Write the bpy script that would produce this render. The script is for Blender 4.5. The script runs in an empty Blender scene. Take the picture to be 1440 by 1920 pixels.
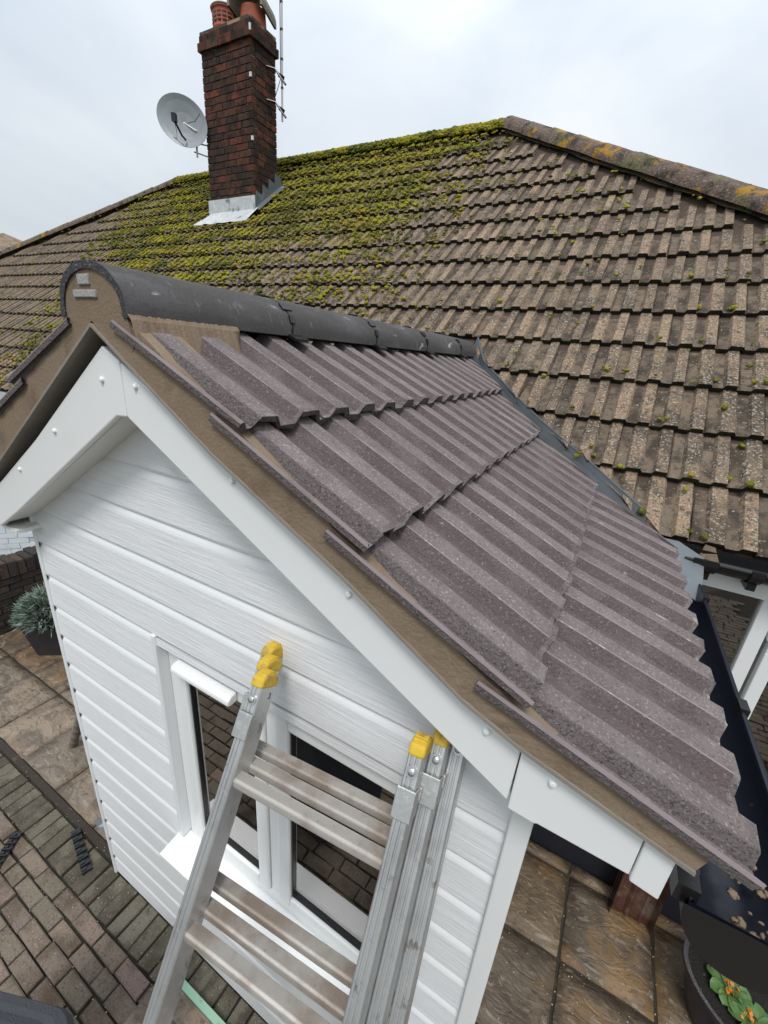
import bpy, math, random
import numpy as np
from mathutils import Matrix, Vector
random.seed(7); rng = np.random.default_rng(7)
C = bpy.context.scene.collection
SC = bpy.context.scene
U = 0.65            # metres per survey unit
ZG = -4.69          # ground level in survey units (camera eye = 0)
def W(x, y, z): return (U*x, U*y, U*(z-ZG))
R3 = lambda v: tuple(float(a) for a in v)

# ------------------------------------------------------------------ camera
cam = bpy.data.cameras.new('camera'); co = bpy.data.objects.new('camera', cam); C.objects.link(co); SC.camera = co
RC = [[0.87079322, 0.48628377, 0.07243797], [0.23052879, -0.27371273, -0.93377611], [-0.43425297, 0.82994494, -0.3504496]]
RC[2][1] = 0.82982494
M = Matrix(((RC[0][0], -RC[1][0], -RC[2][0], 0), (RC[0][1], -RC[1][1], -RC[2][1], 0), (RC[0][2], -RC[1][2], -RC[2][2], 0), (0, 0, 0, 1)))
M.translation = Vector(W(0, 0, 0)); co.matrix_world = M
cam.sensor_fit = 'VERTICAL'; cam.sensor_height = 36; cam.sensor_width = 27; cam.lens = 783.543/1920*36
cam.clip_start = 0.02; cam.clip_end = 2000

# ------------------------------------------------------------------ sky, sun, exposure
wd = bpy.data.worlds.new('World'); SC.world = wd; wd.use_nodes = True
SUN_EL, SUN_AZ = math.radians(60), math.radians(160)      # azimuth measured from +Y towards +X
nt = wd.node_tree; nt.nodes.clear(); N = nt.nodes.new; K = nt.links.new
out = N('ShaderNodeOutputWorld'); bg = N('ShaderNodeBackground'); K(bg.outputs[0], out.inputs[0])
sky = N('ShaderNodeTexSky'); sky.sky_type = 'NISHITA'; sky.sun_disc = False; sky.sun_elevation = SUN_EL; sky.sun_rotation = SUN_AZ
bw = N('ShaderNodeVectorMath'); bw.operation = 'SCALE'; K(sky.outputs[0], bw.inputs[0]); bw.inputs['Scale'].default_value = 0.7
tc = N('ShaderNodeTexCoord'); mp = N('ShaderNodeMapping'); mp.inputs['Scale'].default_value = (1, 1, 2.2); K(tc.outputs['Generated'], mp.inputs[0])
n1 = N('ShaderNodeTexNoise'); n1.inputs['Scale'].default_value = 1.7; n1.inputs['Detail'].default_value = 7; n1.inputs['Roughness'].default_value = .5; n1.inputs['Distortion'].default_value = .5; K(mp.outputs[0], n1.inputs[0])
cr = N('ShaderNodeValToRGB'); K(n1.outputs[0], cr.inputs[0]); e = cr.color_ramp.elements
e[0].position = .33; e[0].color = (5.0, 5.7, 6.5, 1); e[1].position = .68; e[1].color = (7.2, 7.6, 8.0, 1)
sp = N('ShaderNodeSeparateXYZ'); K(tc.outputs['Generated'], sp.inputs[0])
mr = N('ShaderNodeMapRange'); mr.inputs['From Min'].default_value = 0.0; mr.inputs['From Max'].default_value = 1; mr.inputs['To Min'].default_value = .80; mr.inputs['To Max'].default_value = 2.0; K(sp.outputs[2], mr.inputs[0])
sc_ = N('ShaderNodeVectorMath'); sc_.operation = 'SCALE'; K(cr.outputs[0], sc_.inputs[0]); K(mr.outputs[0], sc_.inputs['Scale'])
mx = N('ShaderNodeMix'); mx.data_type = 'RGBA'; mx.inputs[0].default_value = .93; K(bw.outputs[0], mx.inputs[6]); K(sc_.outputs[0], mx.inputs[7])
K(mx.outputs[2], bg.inputs[0]); bg.inputs[1].default_value = 0.075
sl = bpy.data.lights.new('sun', 'SUN'); so = bpy.data.objects.new('sun', sl); C.objects.link(so)
sl.energy = 1.5; sl.angle = math.radians(16); sl.color = (1, .975, .94)
sd = Vector((math.sin(SUN_AZ)*math.cos(SUN_EL), math.cos(SUN_AZ)*math.cos(SUN_EL), math.sin(SUN_EL)))
so.rotation_euler = sd.to_track_quat('Z', 'Y').to_euler(); so.location = (0, 0, 20)
SC.view_settings.view_transform = 'Standard'; SC.view_settings.look = 'None'; SC.view_settings.gamma = 1
SC.view_settings.exposure = 0.52; SC.view_settings.use_curve_mapping = False

# ------------------------------------------------------------------ materials
def material(name, base, rough=.7, metal=0., spec=.5, layers=(), bumps=(), rand=None, rcols=None, film=None):
    """layers: (color, scale, lo, hi, stretch, amount[, kind]); bumps: (scale, strength, distance[, stretch, kind]); rcols: colours picked by object random"""
    m = bpy.data.materials.new(name); m.use_nodes = True; t = m.node_tree; b = t.nodes['Principled BSDF']
    N = t.nodes.new; K = t.links.new
    b.inputs['Roughness'].default_value = rough; b.inputs['Metallic'].default_value = metal; b.inputs['Specular IOR Level'].default_value = spec
    g = N('ShaderNodeNewGeometry'); pos = g.outputs['Position']
    oi = N('ShaderNodeObjectInfo')
    sh = N('ShaderNodeVectorMath'); sh.operation = 'MULTIPLY_ADD'; sh.inputs[1].default_value = (3.1, 5.7, 7.3)
    cb = N('ShaderNodeCombineXYZ')
    for i in range(3): K(oi.outputs['Random'], cb.inputs[i])
    K(cb.outputs[0], sh.inputs[0]); K(pos, sh.inputs[2])
    def tex(scale, stretch, kind):
        mp = N('ShaderNodeMapping'); mp.inputs['Scale'].default_value = stretch; K(sh.outputs[0] if rand or rcols else pos, mp.inputs[0])
        if kind == 'voronoi':
            x = N('ShaderNodeTexVoronoi'); x.inputs['Scale'].default_value = scale; K(mp.outputs[0], x.inputs[0]); return x.outputs['Distance']
        if kind == 'vein':
            x = N('ShaderNodeTexNoise'); x.inputs['Scale'].default_value = scale; x.inputs['Detail'].default_value = 7; x.inputs['Roughness'].default_value = .55; x.inputs['Distortion'].default_value = 2.6; K(mp.outputs[0], x.inputs[0]); return x.outputs[0]
        if kind == 'wave':
            x = N('ShaderNodeTexWave'); x.bands_direction = 'Z'; x.inputs['Scale'].default_value = scale; x.inputs['Distortion'].default_value = 6; x.inputs['Detail'].default_value = 3; x.inputs['Detail Scale'].default_value = 1.2; K(mp.outputs[0], x.inputs[0]); return x.outputs['Fac']
        x = N('ShaderNodeTexNoise'); x.inputs['Scale'].default_value = scale; x.inputs['Detail'].default_value = 6; x.inputs['Roughness'].default_value = .62; K(mp.outputs[0], x.inputs[0]); return x.outputs[0]
    if rcols:
        r = N('ShaderNodeValToRGB'); r.color_ramp.interpolation = 'LINEAR'; K(oi.outputs['Random'], r.inputs[0])
        els = r.color_ramp.elements
        while len(els) < len(rcols): els.new(.5)
        for i, c in enumerate(rcols): els[i].position = i/(len(rcols)-1); els[i].color = (*c, 1)
        col = r.outputs[0]
    else:
        r = N('ShaderNodeRGB'); r.outputs[0].default_value = (*base, 1); col = r.outputs[0]
    for L in layers:
        c, scale, lo, hi, st, amt = L[:6]; kind = L[6] if len(L) > 6 else 'noise'
        f = tex(scale, st, kind); mrn = N('ShaderNodeMapRange'); mrn.interpolation_type = 'SMOOTHSTEP'
        mrn.inputs['From Min'].default_value = lo; mrn.inputs['From Max'].default_value = hi; mrn.inputs['To Max'].default_value = amt; K(f, mrn.inputs[0])
        x = N('ShaderNodeMix'); x.data_type = 'RGBA'; K(mrn.outputs[0], x.inputs[0]); K(col, x.inputs[6]); x.inputs[7].default_value = (*c, 1); col = x.outputs[2]
    if film:                                   # thin moss film that thickens up the slope, keyed on where the roof is
        sx = N('ShaderNodeSeparateXYZ'); K(pos, sx.inputs[0])
        def mr_(src, a, b, c=0, d=1):
            q = N('ShaderNodeMapRange'); q.interpolation_type = 'SMOOTHSTEP'
            for k_, v_ in zip(('From Min', 'From Max', 'To Min', 'To Max'), (a, b, c, d)): q.inputs[k_].default_value = v_
            K(src, q.inputs[0]); return q.outputs[0]
        def mth(op, a, b):
            q = N('ShaderNodeMath'); q.operation = op; K(a, q.inputs[0])
            if isinstance(b, (int, float)): q.inputs[1].default_value = b
            else: K(b, q.inputs[1])
            return q.outputs[0]
        def nz(sc, st=(1, 1, 1)):
            mp = N('ShaderNodeMapping'); mp.inputs['Scale'].default_value = st; K(pos, mp.inputs[0]); x = N('ShaderNodeTexNoise'); x.inputs['Scale'].default_value = sc; x.inputs['Detail'].default_value = 8; x.inputs['Roughness'].default_value = .65; K(mp.outputs[0], x.inputs[0]); return x.outputs[0]
        w = mth('MULTIPLY', mr_(sx.outputs[2], 2.5, 5.7, .15, 1), mth('MULTIPLY', mr_(sx.outputs[0], -3.3, -.9, 1, .12), mr_(sx.outputs[0], -10.5, -7., .25, 1)))
        f1 = mr_(mth('ADD', mth('MULTIPLY', nz(1.6), 1.3), mth('MULTIPLY', w, .62)), .98, 1.16)
        f2 = mth('MULTIPLY', f1, mr_(nz(22), .40, .52))
        mc = N('ShaderNodeMix'); mc.data_type = 'RGBA'; K(mr_(nz(3.5), .42, .62), mc.inputs[0]); mc.inputs[6].default_value = (.17, .17, .022, 1); mc.inputs[7].default_value = (.24, .18, .035, 1)
        x = N('ShaderNodeMix'); x.data_type = 'RGBA'; K(mth('MULTIPLY', f2, film), x.inputs[0]); K(col, x.inputs[6]); K(mc.outputs[2], x.inputs[7]); col = x.outputs[2]
    if rand:
        mrn = N('ShaderNodeMapRange'); mrn.inputs['To Min'].default_value = rand[0]; mrn.inputs['To Max'].default_value = rand[1]; K(oi.outputs['Random'], mrn.inputs[0])
        v = N('ShaderNodeVectorMath'); v.operation = 'SCALE'; K(col, v.inputs[0]); K(mrn.outputs[0], v.inputs['Scale']); col = v.outputs[0]
    K(col, b.inputs['Base Color'])
    prev = None
    for B in bumps:
        scale, s, d = B[:3]; st = B[3] if len(B) > 3 else (1, 1, 1); kind = B[4] if len(B) > 4 else 'noise'
        bp = N('ShaderNodeBump'); bp.inputs['Strength'].default_value = s; bp.inputs['Distance'].default_value = d
        K(tex(scale, st, kind), bp.inputs['Height'])
        if prev: K(prev, bp.inputs['Normal'])
        prev = bp.outputs[0]
    if prev: K(prev, b.inputs['Normal'])
    return m
o1 = (1, 1, 1)
MT = {}
MT['pvc'] = material('white_pvc', (.80, .81, .80), .32, layers=[((.66, .65, .62), 3, .52, .8, o1, .25), ((.35, .3, .25), 60, .735, .78, o1, .7)])
MT['clad'] = material('grained_white_cladding', (.82, .83, .84), .5, layers=[((.66, .66, .67), 60, .52, .72, (.12, 1, 2.6), .4), ((.66, .65, .63), 2, .5, .8, o1, .2)],
                      bumps=[(52, .5, .005, (.12, 1, 2.4), 'noise'), (9, .25, .01, (.3, 1, 2.))])
MT['cove'] = material('smooth_white_cladding', (.77, .78, .785), .4, layers=[((.68, .67, .65), 4, .5, .8, o1, .25)])
MT['ucloak'] = material('fibre_cement_undercloak', (.25, .225, .19), .85, layers=[((.17, .15, .125), 5, .45, .7, o1, .6)])
MT['soffit'] = material('pvc_underside', (.72, .71, .67), .5)
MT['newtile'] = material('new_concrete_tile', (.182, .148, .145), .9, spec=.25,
    layers=[((.135, .105, .105), 14, .42, .62, (1.2, 2, 1.2), .55), ((.25, .23, .225), 9, .5, .74, (1, 1.6, 1), .55), ((.38, .35, .335), 180, .54, .67, o1, .7), ((.045, .034, .034), 200, .54, .67, (1, 1.1, 1), .7),
            ((.5, .47, .43), 11, .66, .74, (1.2, 3, 1.2), .75), ((.62, .58, .5), 34, .69, .73, (1, 2.2, 1), .85)],
    bumps=[(190, .9, .005), (60, .3, .004)], rand=(.88, 1.12))
MT['chalky'] = material('chalky_tile_nose', (.14, .115, .113), .9, spec=.25, layers=[((.24, .215, .205), 14, .45, .65, o1, .8), ((.33, .30, .29), 190, .55, .68, o1, .6), ((.045, .034, .034), 170, .53, .66, o1, .8), ((.45, .41, .36), 26, .59, .67, o1, .7)], bumps=[(190, .9, .005)])
MT['tiletrough'] = material('shaded_purple_tile_channel', (.132, .102, .103), .92, spec=.2, layers=[((.185, .158, .155), 6, .48, .68, (1, 2, 1), .8), ((.32, .29, .28), 180, .56, .68, o1, .65), ((.045, .033, .033), 230, .54, .7, o1, .7), ((.5, .47, .42), 13, .68, .74, (1, 2, 1), .6)], bumps=[(190, 1., .006)])  # purple pigment of channels and risers, darkened further to paint in rib shading
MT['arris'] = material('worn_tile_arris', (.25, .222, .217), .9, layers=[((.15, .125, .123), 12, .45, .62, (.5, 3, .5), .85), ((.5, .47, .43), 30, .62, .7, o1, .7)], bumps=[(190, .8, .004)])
MT['verge_tile'] = material('rough_tile_edge', (.15, .125, .122), .95, spec=.2, layers=[((.27, .245, .235), 240, .52, .66, o1, .8), ((.05, .04, .04), 200, .52, .66, o1, .85)], bumps=[(120, 1., .009), (300, .6, .004)])
MT['lip'] = material('smooth_pink_tile_lip', (.215, .175, .176), .8, layers=[((.15, .12, .12), 30, .45, .7, (.3, 1, .3), .8)], bumps=[(200, .4, .002)])
MT['oldtile'] = material('weathered_concrete_tile', (.2, .155, .12), .95, spec=.2,
    film=.9, rcols=[(.26, .18, .118), (.195, .14, .095), (.31, .215, .14), (.23, .16, .108), (.34, .235, .15), (.24, .175, .12), (.18, .13, .09)],
    layers=[((.07, .055, .043), 4, .46, .64, o1, .8), ((.05, .045, .04), 26, .52, .62, o1, .8), ((.46, .40, .32), 85, .53, .62, o1, .8), ((.07, .06, .05), 95, .55, .63, (1.1, 1, 1.2), .8), ((.55, .5, .42), 26, .63, .68, o1, .75), ((.36, .2, .12), 9, .66, .72, o1, .6),
            ((.07, .06, .05), 160, .56, .66, o1, .75), ((.45, .29, .03), 16, .735, .75, o1, .9)],
    bumps=[(150, 1., .008), (34, .6, .008)])
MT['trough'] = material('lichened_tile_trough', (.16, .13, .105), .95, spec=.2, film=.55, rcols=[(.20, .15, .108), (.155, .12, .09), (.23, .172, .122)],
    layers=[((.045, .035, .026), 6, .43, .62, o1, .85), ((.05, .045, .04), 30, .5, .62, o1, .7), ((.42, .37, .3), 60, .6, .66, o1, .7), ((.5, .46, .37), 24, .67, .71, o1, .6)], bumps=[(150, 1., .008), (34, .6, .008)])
MT['nose'] = material('shaded_dirty_tile_nose', (.032, .027, .02), .95, spec=.1, layers=[((.05, .056, .015), 18, .5, .64, o1, .7), ((.09, .07, .05), 40, .6, .7, o1, .5)], bumps=[(90, 1., .008)])  # near-black base paints the course shadow on the noses; layers add moss and dirt
MT['moss'] = material('moss', (.1, .11, .02), .95, spec=.1,
    layers=[((.31, .28, .03), 1.3, .38, .58, o1, .95), ((.05, .06, .016), 6, .48, .62, o1, .85), ((.30, .20, .035), 2.6, .52, .66, o1, .75), ((.38, .39, .06), 45, .52, .64, o1, .5)], bumps=[(120, 1., .012)])
MT['hipmat'] = material('weathered_hip_tile', (.17, .12, .10), .95, spec=.15,
    layers=[((.075, .062, .052), 9, .45, .62, o1, .8), ((.36, .34, .27), 60, .54, .64, o1, .6), ((.16, .17, .07), 3.1, .50, .62, o1, .75), ((.42, .23, .03), 5.5, .56, .63, o1, .85), ((.05, .042, .036), 9, .54, .64, o1, .7)], bumps=[(60, 1., .02), (14, .5, .03)])
MT['ridgemoss'] = material('mossy_ridge_tile', (.12, .12, .04), .95, spec=.1, layers=[((.07, .06, .045), 7, .48, .6, o1, .8), ((.2, .2, .045), 20, .5, .62, o1, .7)], bumps=[(50, 1., .03)])
MT['ridge'] = material('new_dark_ridge_tile', (.082, .077, .075), .95, spec=.12, layers=[((.12, .117, .117), 5, .45, .7, (2, .7, 2), .8), ((.035, .035, .037), 220, .5, .7, o1, .6), ((.5, .49, .47), 5, .62, .70, (3, 1.2, 3), .75), ((.2, .195, .19), 14, .6, .7, (1, 4, 1), .7)], bumps=[(260, .45, .003)], rand=(.9, 1.15))
MT['ridge_edge'] = material('rough_ridge_edge', (.05, .05, .053), .95, layers=[((.2, .19, .19), 120, .56, .64, o1, .8)], bumps=[(110, 1., .01)])
MT['mortar'] = material('mortar', (.225, .168, .118), .95, spec=.15, layers=[((.13, .09, .06), 6, .45, .7, o1, .7), ((.3, .235, .17), 30, .55, .75, o1, .5), ((.12, .088, .06), 150, .58, .72, o1, .5), ((.3, .25, .19), 170, .64, .74, o1, .45)], bumps=[(160, .7, .004), (12, .4, .008)])
MT['slip'] = material('tile_slip', (.36, .345, .335), .9, bumps=[(140, .9, .006)])
MT['alu'] = material('aluminium', (.58, .58, .575), .42, .85, layers=[((.36, .35, .335), 8, .45, .7, (1, 1, .4), .7), ((.7, .68, .64), 40, .6, .68, o1, .5), ((.24, .2, .17), 26, .60, .70, o1, .7)], bumps=[(9, .15, .004), (200, .2, .001)])
MT['rung'] = material('worn_rung_aluminium', (.58, .55, .51), .5, .55, layers=[((.36, .28, .22), 7, .42, .64, o1, .8), ((.5, .46, .42), 40, .58, .68, o1, .6), ((.16, .12, .09), 70, .66, .72, o1, .7)], bumps=[(90, .35, .002)])
MT['galv'] = material('galvanised_steel', (.42, .43, .42), .5, .7, layers=[((.58, .58, .55), 50, .5, .62, o1, .6), ((.25, .24, .22), 14, .55, .7, o1, .6)], bumps=[(60, .4, .003)])
MT['yellow'] = material('yellow_plastic', (.60, .40, .03), .6, layers=[((.28, .2, .08), 26, .5, .66, o1, .8), ((.72, .55, .1), 60, .55, .7, o1, .5)], bumps=[(80, .35, .003)])
MT['steel'] = material('bolt_steel', (.5, .5, .48), .28, .9)
MT['lead'] = material('grey_lead', (.14, .155, .165), .45, .3, layers=[((.28, .3, .31), 6, .55, .72, (1, 1, 1), .5)], bumps=[(5, .2, .01)])
MT['leadpale'] = material('pale_lead_flashing', (.5, .52, .53), .55, .2, layers=[((.62, .63, .62), 12, .5, .62, o1, .7), ((.1, .11, .12), 7, .55, .68, o1, .8)], bumps=[(18, .6, .012)])
MT['valley'] = material('grey_valley_trough', (.06, .068, .073), .38, .2, layers=[((.10, .112, .12), 3, .4, .7, o1, .7)])
MT['black'] = material('black_plastic', (.012, .012, .013), .3, layers=[((.09, .09, .09), 60, .66, .74, o1, .6)])
MT['navy'] = material('black_gutter', (.010, .012, .02), .32, layers=[((.13, .125, .12), 22, .66, .72, o1, .5)])
MT['plinth'] = material('black_painted_plinth', (.010, .011, .018), .6)
MT['pot'] = material('dark_plastic_pot', (.03, .026, .031), .45)
MT['terracotta'] = material('terracotta', (.33, .09, .05), .8, layers=[((.14, .05, .035), 10, .5, .7, o1, .6)], bumps=[(60, .3, .004)])
MT['cowl'] = material('grey_cowl', (.24, .2, .16), .9, layers=[((.1, .09, .07), 16, .5, .65, o1, .7)], bumps=[(50, .6, .01)])
MT['brick'] = material('chimney_brick', (.2, .05, .03), .92, spec=.2, rcols=[(.062, .034, .026), (.10, .040, .028), (.035, .026, .022), (.12, .045, .03), (.055, .034, .026), (.045, .03, .024), (.17, .052, .032), (.06, .032, .025), (.09, .05, .035)],
    layers=[((.022, .018, .015), 9, .44, .62, o1, .85), ((.08, .07, .035), 5, .6, .7, o1, .5)], bumps=[(90, .8, .008)])
MT['cmortar'] = material('old_brick_mortar', (.07, .05, .036), .95, layers=[((.36, .26, .16), 6, .5, .6, o1, .85)], bumps=[(80, .6, .008)])
MT['white_brick'] = material('white_painted_brick', (.66, .71, .74), .7, layers=[((.5, .55, .58), 8, .5, .7, o1, .6)], bumps=[(40, .5, .006)])
MT['wbmortar'] = material('painted_brick_joint', (.48, .53, .56), .8)
MT['paver'] = material('block_paver', (.2, .16, .13), .85, rcols=[(.23, .17, .132), (.165, .138, .10), (.27, .19, .15), (.19, .155, .115), (.24, .168, .145), (.145, .12, .087)],
    layers=[((.095, .07, .045), 5, .44, .64, o1, .8), ((.42, .36, .3), 110, .6, .68, o1, .55), ((.05, .04, .03), 100, .54, .64, o1, .75), ((.09, .05, .03), 5, .6, .7, o1, .6)], bumps=[(170, .8, .006), (22, .4, .008)])
MT['border'] = material('algae_green_paver', (.08, .08, .06), .8, rcols=[(.12, .105, .075), (.14, .125, .09), (.095, .08, .055), (.17, .155, .115)],
    layers=[((.05, .038, .025), 5, .42, .62, o1, .85), ((.36, .33, .27), 110, .6, .67, o1, .7), ((.03, .025, .018), 100, .56, .66, o1, .7)], bumps=[(170, .8, .006)])
MT['joint'] = material('dirty_joint_sand', (.035, .03, .02), .95, layers=[((.12, .095, .06), 90, .6, .7, o1, .7), ((.06, .065, .02), 8, .55, .7, o1, .7)], bumps=[(90, 1., .01)])
def slabmat(nm, rc, dark, warm):
    return material(nm, (.2, .16, .12), .55, rcols=rc, layers=[(dark, 3, .42, .62, o1, .75, 'vein'), (warm, 1.6, .5, .66, o1, .7), ((.36, .29, .22), 5, .54, .68, (1, 2.4, 1), .45, 'vein'), ((.05, .038, .028), 8, .58, .66, (1, 2, 1), .6, 'vein'), ((.06, .05, .04), 70, .56, .66, o1, .6), ((.5, .45, .37), 150, .66, .72, o1, .5)], bumps=[(5, .5, .03, (1, 2.2, 1), 'vein'), (50, .5, .005)])
MT['slab'] = slabmat('riven_sandstone_slab', [(.235, .185, .135), (.185, .15, .113), (.27, .205, .15), (.21, .165, .12)], (.09, .07, .05), (.26, .18, .11))
MT['wetslab'] = slabmat('damp_sandstone_slab', [(.15, .10, .06), (.19, .12, .06), (.105, .08, .055), (.155, .11, .07)], (.055, .038, .024), (.27, .15, .05))
MT['darkbrick'] = material('dark_mossy_brick', (.05, .04, .03), .95, rcols=[(.055, .042, .032), (.03, .026, .022), (.075, .05, .035)], layers=[((.13, .1, .065), 18, .58, .7, o1, .7)], bumps=[(50, 1., .012)])
MT['soil'] = material('potting_soil', (.015, .013, .011), .95, layers=[((.3, .27, .22), 90, .66, .7, o1, .8)], bumps=[(70, 1., .02)])
MT['earth'] = material('bare_ground', (.06, .055, .035), .95, layers=[((.09, .1, .04), .6, .45, .6, o1, .7)], bumps=[(8, 1., .03)])
MT['leaf'] = material('primula_leaf', (.06, .13, .03), .5, layers=[((.11, .19, .05), 30, .5, .66, o1, .6)], rand=(.8, 1.2))
MT['santolina'] = material('grey_green_foliage', (.15, .2, .16), .8, layers=[((.32, .4, .36), 14, .5, .66, o1, .7), ((.06, .09, .04), 6, .5, .7, o1, .7)])
MT['orange'] = material('orange_petal', (.55, .2, .02), .6)
MT['deadflower'] = material('withered_petal', (.2, .06, .05), .8, layers=[((.45, .36, .2), 60, .5, .6, o1, .8)])
MT['wood'] = material('weathered_pole', (.17, .14, .11), .85, layers=[((.08, .06, .045), 20, .5, .7, (1, 1, .3), .8)], bumps=[(50, .6, .006)])
MT['greenwood'] = material('pale_green_wood', (.3, .5, .36), .7, layers=[((.15, .2, .14), 30, .58, .7, o1, .7)])
MT['bin'] = material('dark_grey_felted_lid', (.055, .06, .068), .95, bumps=[(150, .8, .01)])
MT['dish'] = material('dish_grey', (.30, .33, .35), .45, layers=[((.22, .25, .27), 2, .4, .7, o1, .6)])
MT['pole'] = material('galvanised_pole', (.5, .47, .46), .5, .4)
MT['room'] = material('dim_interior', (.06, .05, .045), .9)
MT['debris'] = material('debris', (.4, .34, .25), .9)
def glassmat():
    m = bpy.data.materials.new('window_glass'); m.use_nodes = True; t = m.node_tree; t.nodes.remove(t.nodes['Principled BSDF']); N = t.nodes.new; K = t.links.new
    o = t.nodes['Material Output']; a = N('ShaderNodeBsdfTransparent'); a.inputs[0].default_value = (.75, .76, .75, 1); g = N('ShaderNodeBsdfGlossy'); g.inputs['Roughness'].default_value = .012; g.inputs[0].default_value = (1, .97, .95, 1)
    f = N('ShaderNodeFresnel'); f.inputs[0].default_value = 2.3; mrn = N('ShaderNodeMath'); mrn.operation = 'MULTIPLY'; mrn.inputs[1].default_value = 1.6; mrn.use_clamp = True; K(f.outputs[0], mrn.inputs[0])
    x = N('ShaderNodeMixShader'); K(mrn.outputs[0], x.inputs[0]); K(a.outputs[0], x.inputs[1]); K(g.outputs[0], x.inputs[2]); K(x.outputs[0], o.inputs[0]); return m
MT['glass'] = glassmat()

# ------------------------------------------------------------------ mesh builders
def tagit(o, label=None, cat=None, group=None, kind=None):
    if label: o['label'] = label
    if cat: o['category'] = cat
    if group: o['group'] = group
    if kind: o['kind'] = kind
    return o
def thing(name, loc, label, cat, group=None, parent=None):
    o = bpy.data.objects.new(name, None); o.empty_display_size = .05; C.objects.link(o); o.location = W(*loc); return tagit(o, label, cat, group)
ORG = {}
def origin(parent):
    p = Vector((0, 0, 0))
    while parent is not None: p = p+parent.location; parent = parent.parent
    return p
class MB:
    """vertices are in survey units (world)"""
    def __init__(s): s.v = []; s.f = []; s.m = []
    def add(s, vs, fs, mi=0):
        b = len(s.v); s.v += [R3(v) for v in vs]; s.f += [tuple(i+b for i in f) for f in fs]; s.m += [mi]*len(fs); return s
    def box(s, lo, hi, mi=0):
        x0, y0, z0 = lo; x1, y1, z1 = hi
        return s.add([(x0, y0, z0), (x1, y0, z0), (x1, y1, z0), (x0, y1, z0), (x0, y0, z1), (x1, y0, z1), (x1, y1, z1), (x0, y1, z1)],
                     [(0, 3, 2, 1), (4, 5, 6, 7), (0, 1, 5, 4), (1, 2, 6, 5), (2, 3, 7, 6), (3, 0, 4, 7)], mi)
    def bbox(s, lo, hi, bv, mi=0, jit=0):
        """box with chamfered top/outer edges: 8-corner inner top ring"""
        x0, y0, z0 = lo; x1, y1, z1 = hi; j = lambda: random.uniform(-jit, jit)
        v = [(x0, y0, z0), (x1, y0, z0), (x1, y1, z0), (x0, y1, z0)]
        v += [(x0+j(), y0+j(), z1-bv), (x1+j(), y0+j(), z1-bv), (x1+j(), y1+j(), z1-bv), (x0+j(), y1+j(), z1-bv)]
        v += [(x0+bv, y0+bv, z1), (x1-bv, y0+bv, z1), (x1-bv, y1-bv, z1+j()*.5), (x0+bv, y1-bv, z1+j()*.5)]
        f = [(0, 3, 2, 1)]
        for k in (0, 4):
            for i in range(4): f.append((k+i, k+(i+1) % 4, k+4+(i+1) % 4, k+4+i))
        f.append((8, 9, 10, 11)); return s.add(v, f, mi)
    def prism(s, poly, a, b, mi=0):
        """poly: list of 3D points; extruded from poly+a to poly+b"""
        n = len(poly); a = np.array(a, float); b = np.array(b, float)
        v = [np.array(p, float)+a for p in poly]+[np.array(p, float)+b for p in poly]
        return s.add(v, [tuple(range(n-1, -1, -1)), tuple(range(n, 2*n))]+[(i, (i+1) % n, n+(i+1) % n, n+i) for i in range(n)], mi)
    def tube(s, pts, r, n=10, mi=0, cap=True):
        pts = [np.array(p, float) for p in pts]; rs = r if hasattr(r, '__len__') else [r]*len(pts); rings = []
        for i, p in enumerate(pts):
            d = pts[min(i+1, len(pts)-1)]-pts[max(i-1, 0)]; d = d/np.linalg.norm(d)
            a = np.cross(d, (0, 0, 1.)); a = np.array((1., 0, 0)) if np.linalg.norm(a) < 1e-3 else a/np.linalg.norm(a); b = np.cross(d, a)
            rings += [p+rs[i]*(math.cos(t)*a+math.sin(t)*b) for t in np.linspace(0, 2*math.pi, n, endpoint=False)]
        f = [(i*n+k, i*n+(k+1) % n, (i+1)*n+(k+1) % n, (i+1)*n+k) for i in range(len(pts)-1) for k in range(n)]
        if cap: f += [tuple(range(n-1, -1, -1)), tuple(range((len(pts)-1)*n, len(pts)*n))]
        return s.add(rings, f, mi)
    def lathe(s, c, prof, n=24, mi=0, sx=1, sy=1, rot=0):
        """prof: (radius, z) bottom to top round vertical axis at c"""
        v = []; f = []
        for r, z in prof:
            for t in np.linspace(0, 2*math.pi, n, endpoint=False):
                x, y = r*math.cos(t)*sx, r*math.sin(t)*sy; v.append((c[0]+x*math.cos(rot)-y*math.sin(rot), c[1]+x*math.sin(rot)+y*math.cos(rot), c[2]+z))
        for i in range(len(prof)-1): f += [(i*n+k, i*n+(k+1) % n, (i+1)*n+(k+1) % n, (i+1)*n+k) for k in range(n)]
        return s.add(v, f, mi)
    def sheet(s, a, b, mi=0):
        n = len(a); return s.add(list(a)+list(b), [(i, i+1, n+i+1, n+i) for i in range(n-1)], mi)
    def obox(s, c, ax, mi=0):
        """oriented box: centre c, three half-axis vectors"""
        c = np.array(c, float); a, b, d = [np.array(q, float) for q in ax]
        v = [c+i*a+j*b+k*d for k in (-1, 1) for i, j in ((-1, -1), (1, -1), (1, 1), (-1, 1))]
        return s.add(v, [(0, 3, 2, 1), (4, 5, 6, 7), (0, 1, 5, 4), (1, 2, 6, 5), (2, 3, 7, 6), (3, 0, 4, 7)], mi)
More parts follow.
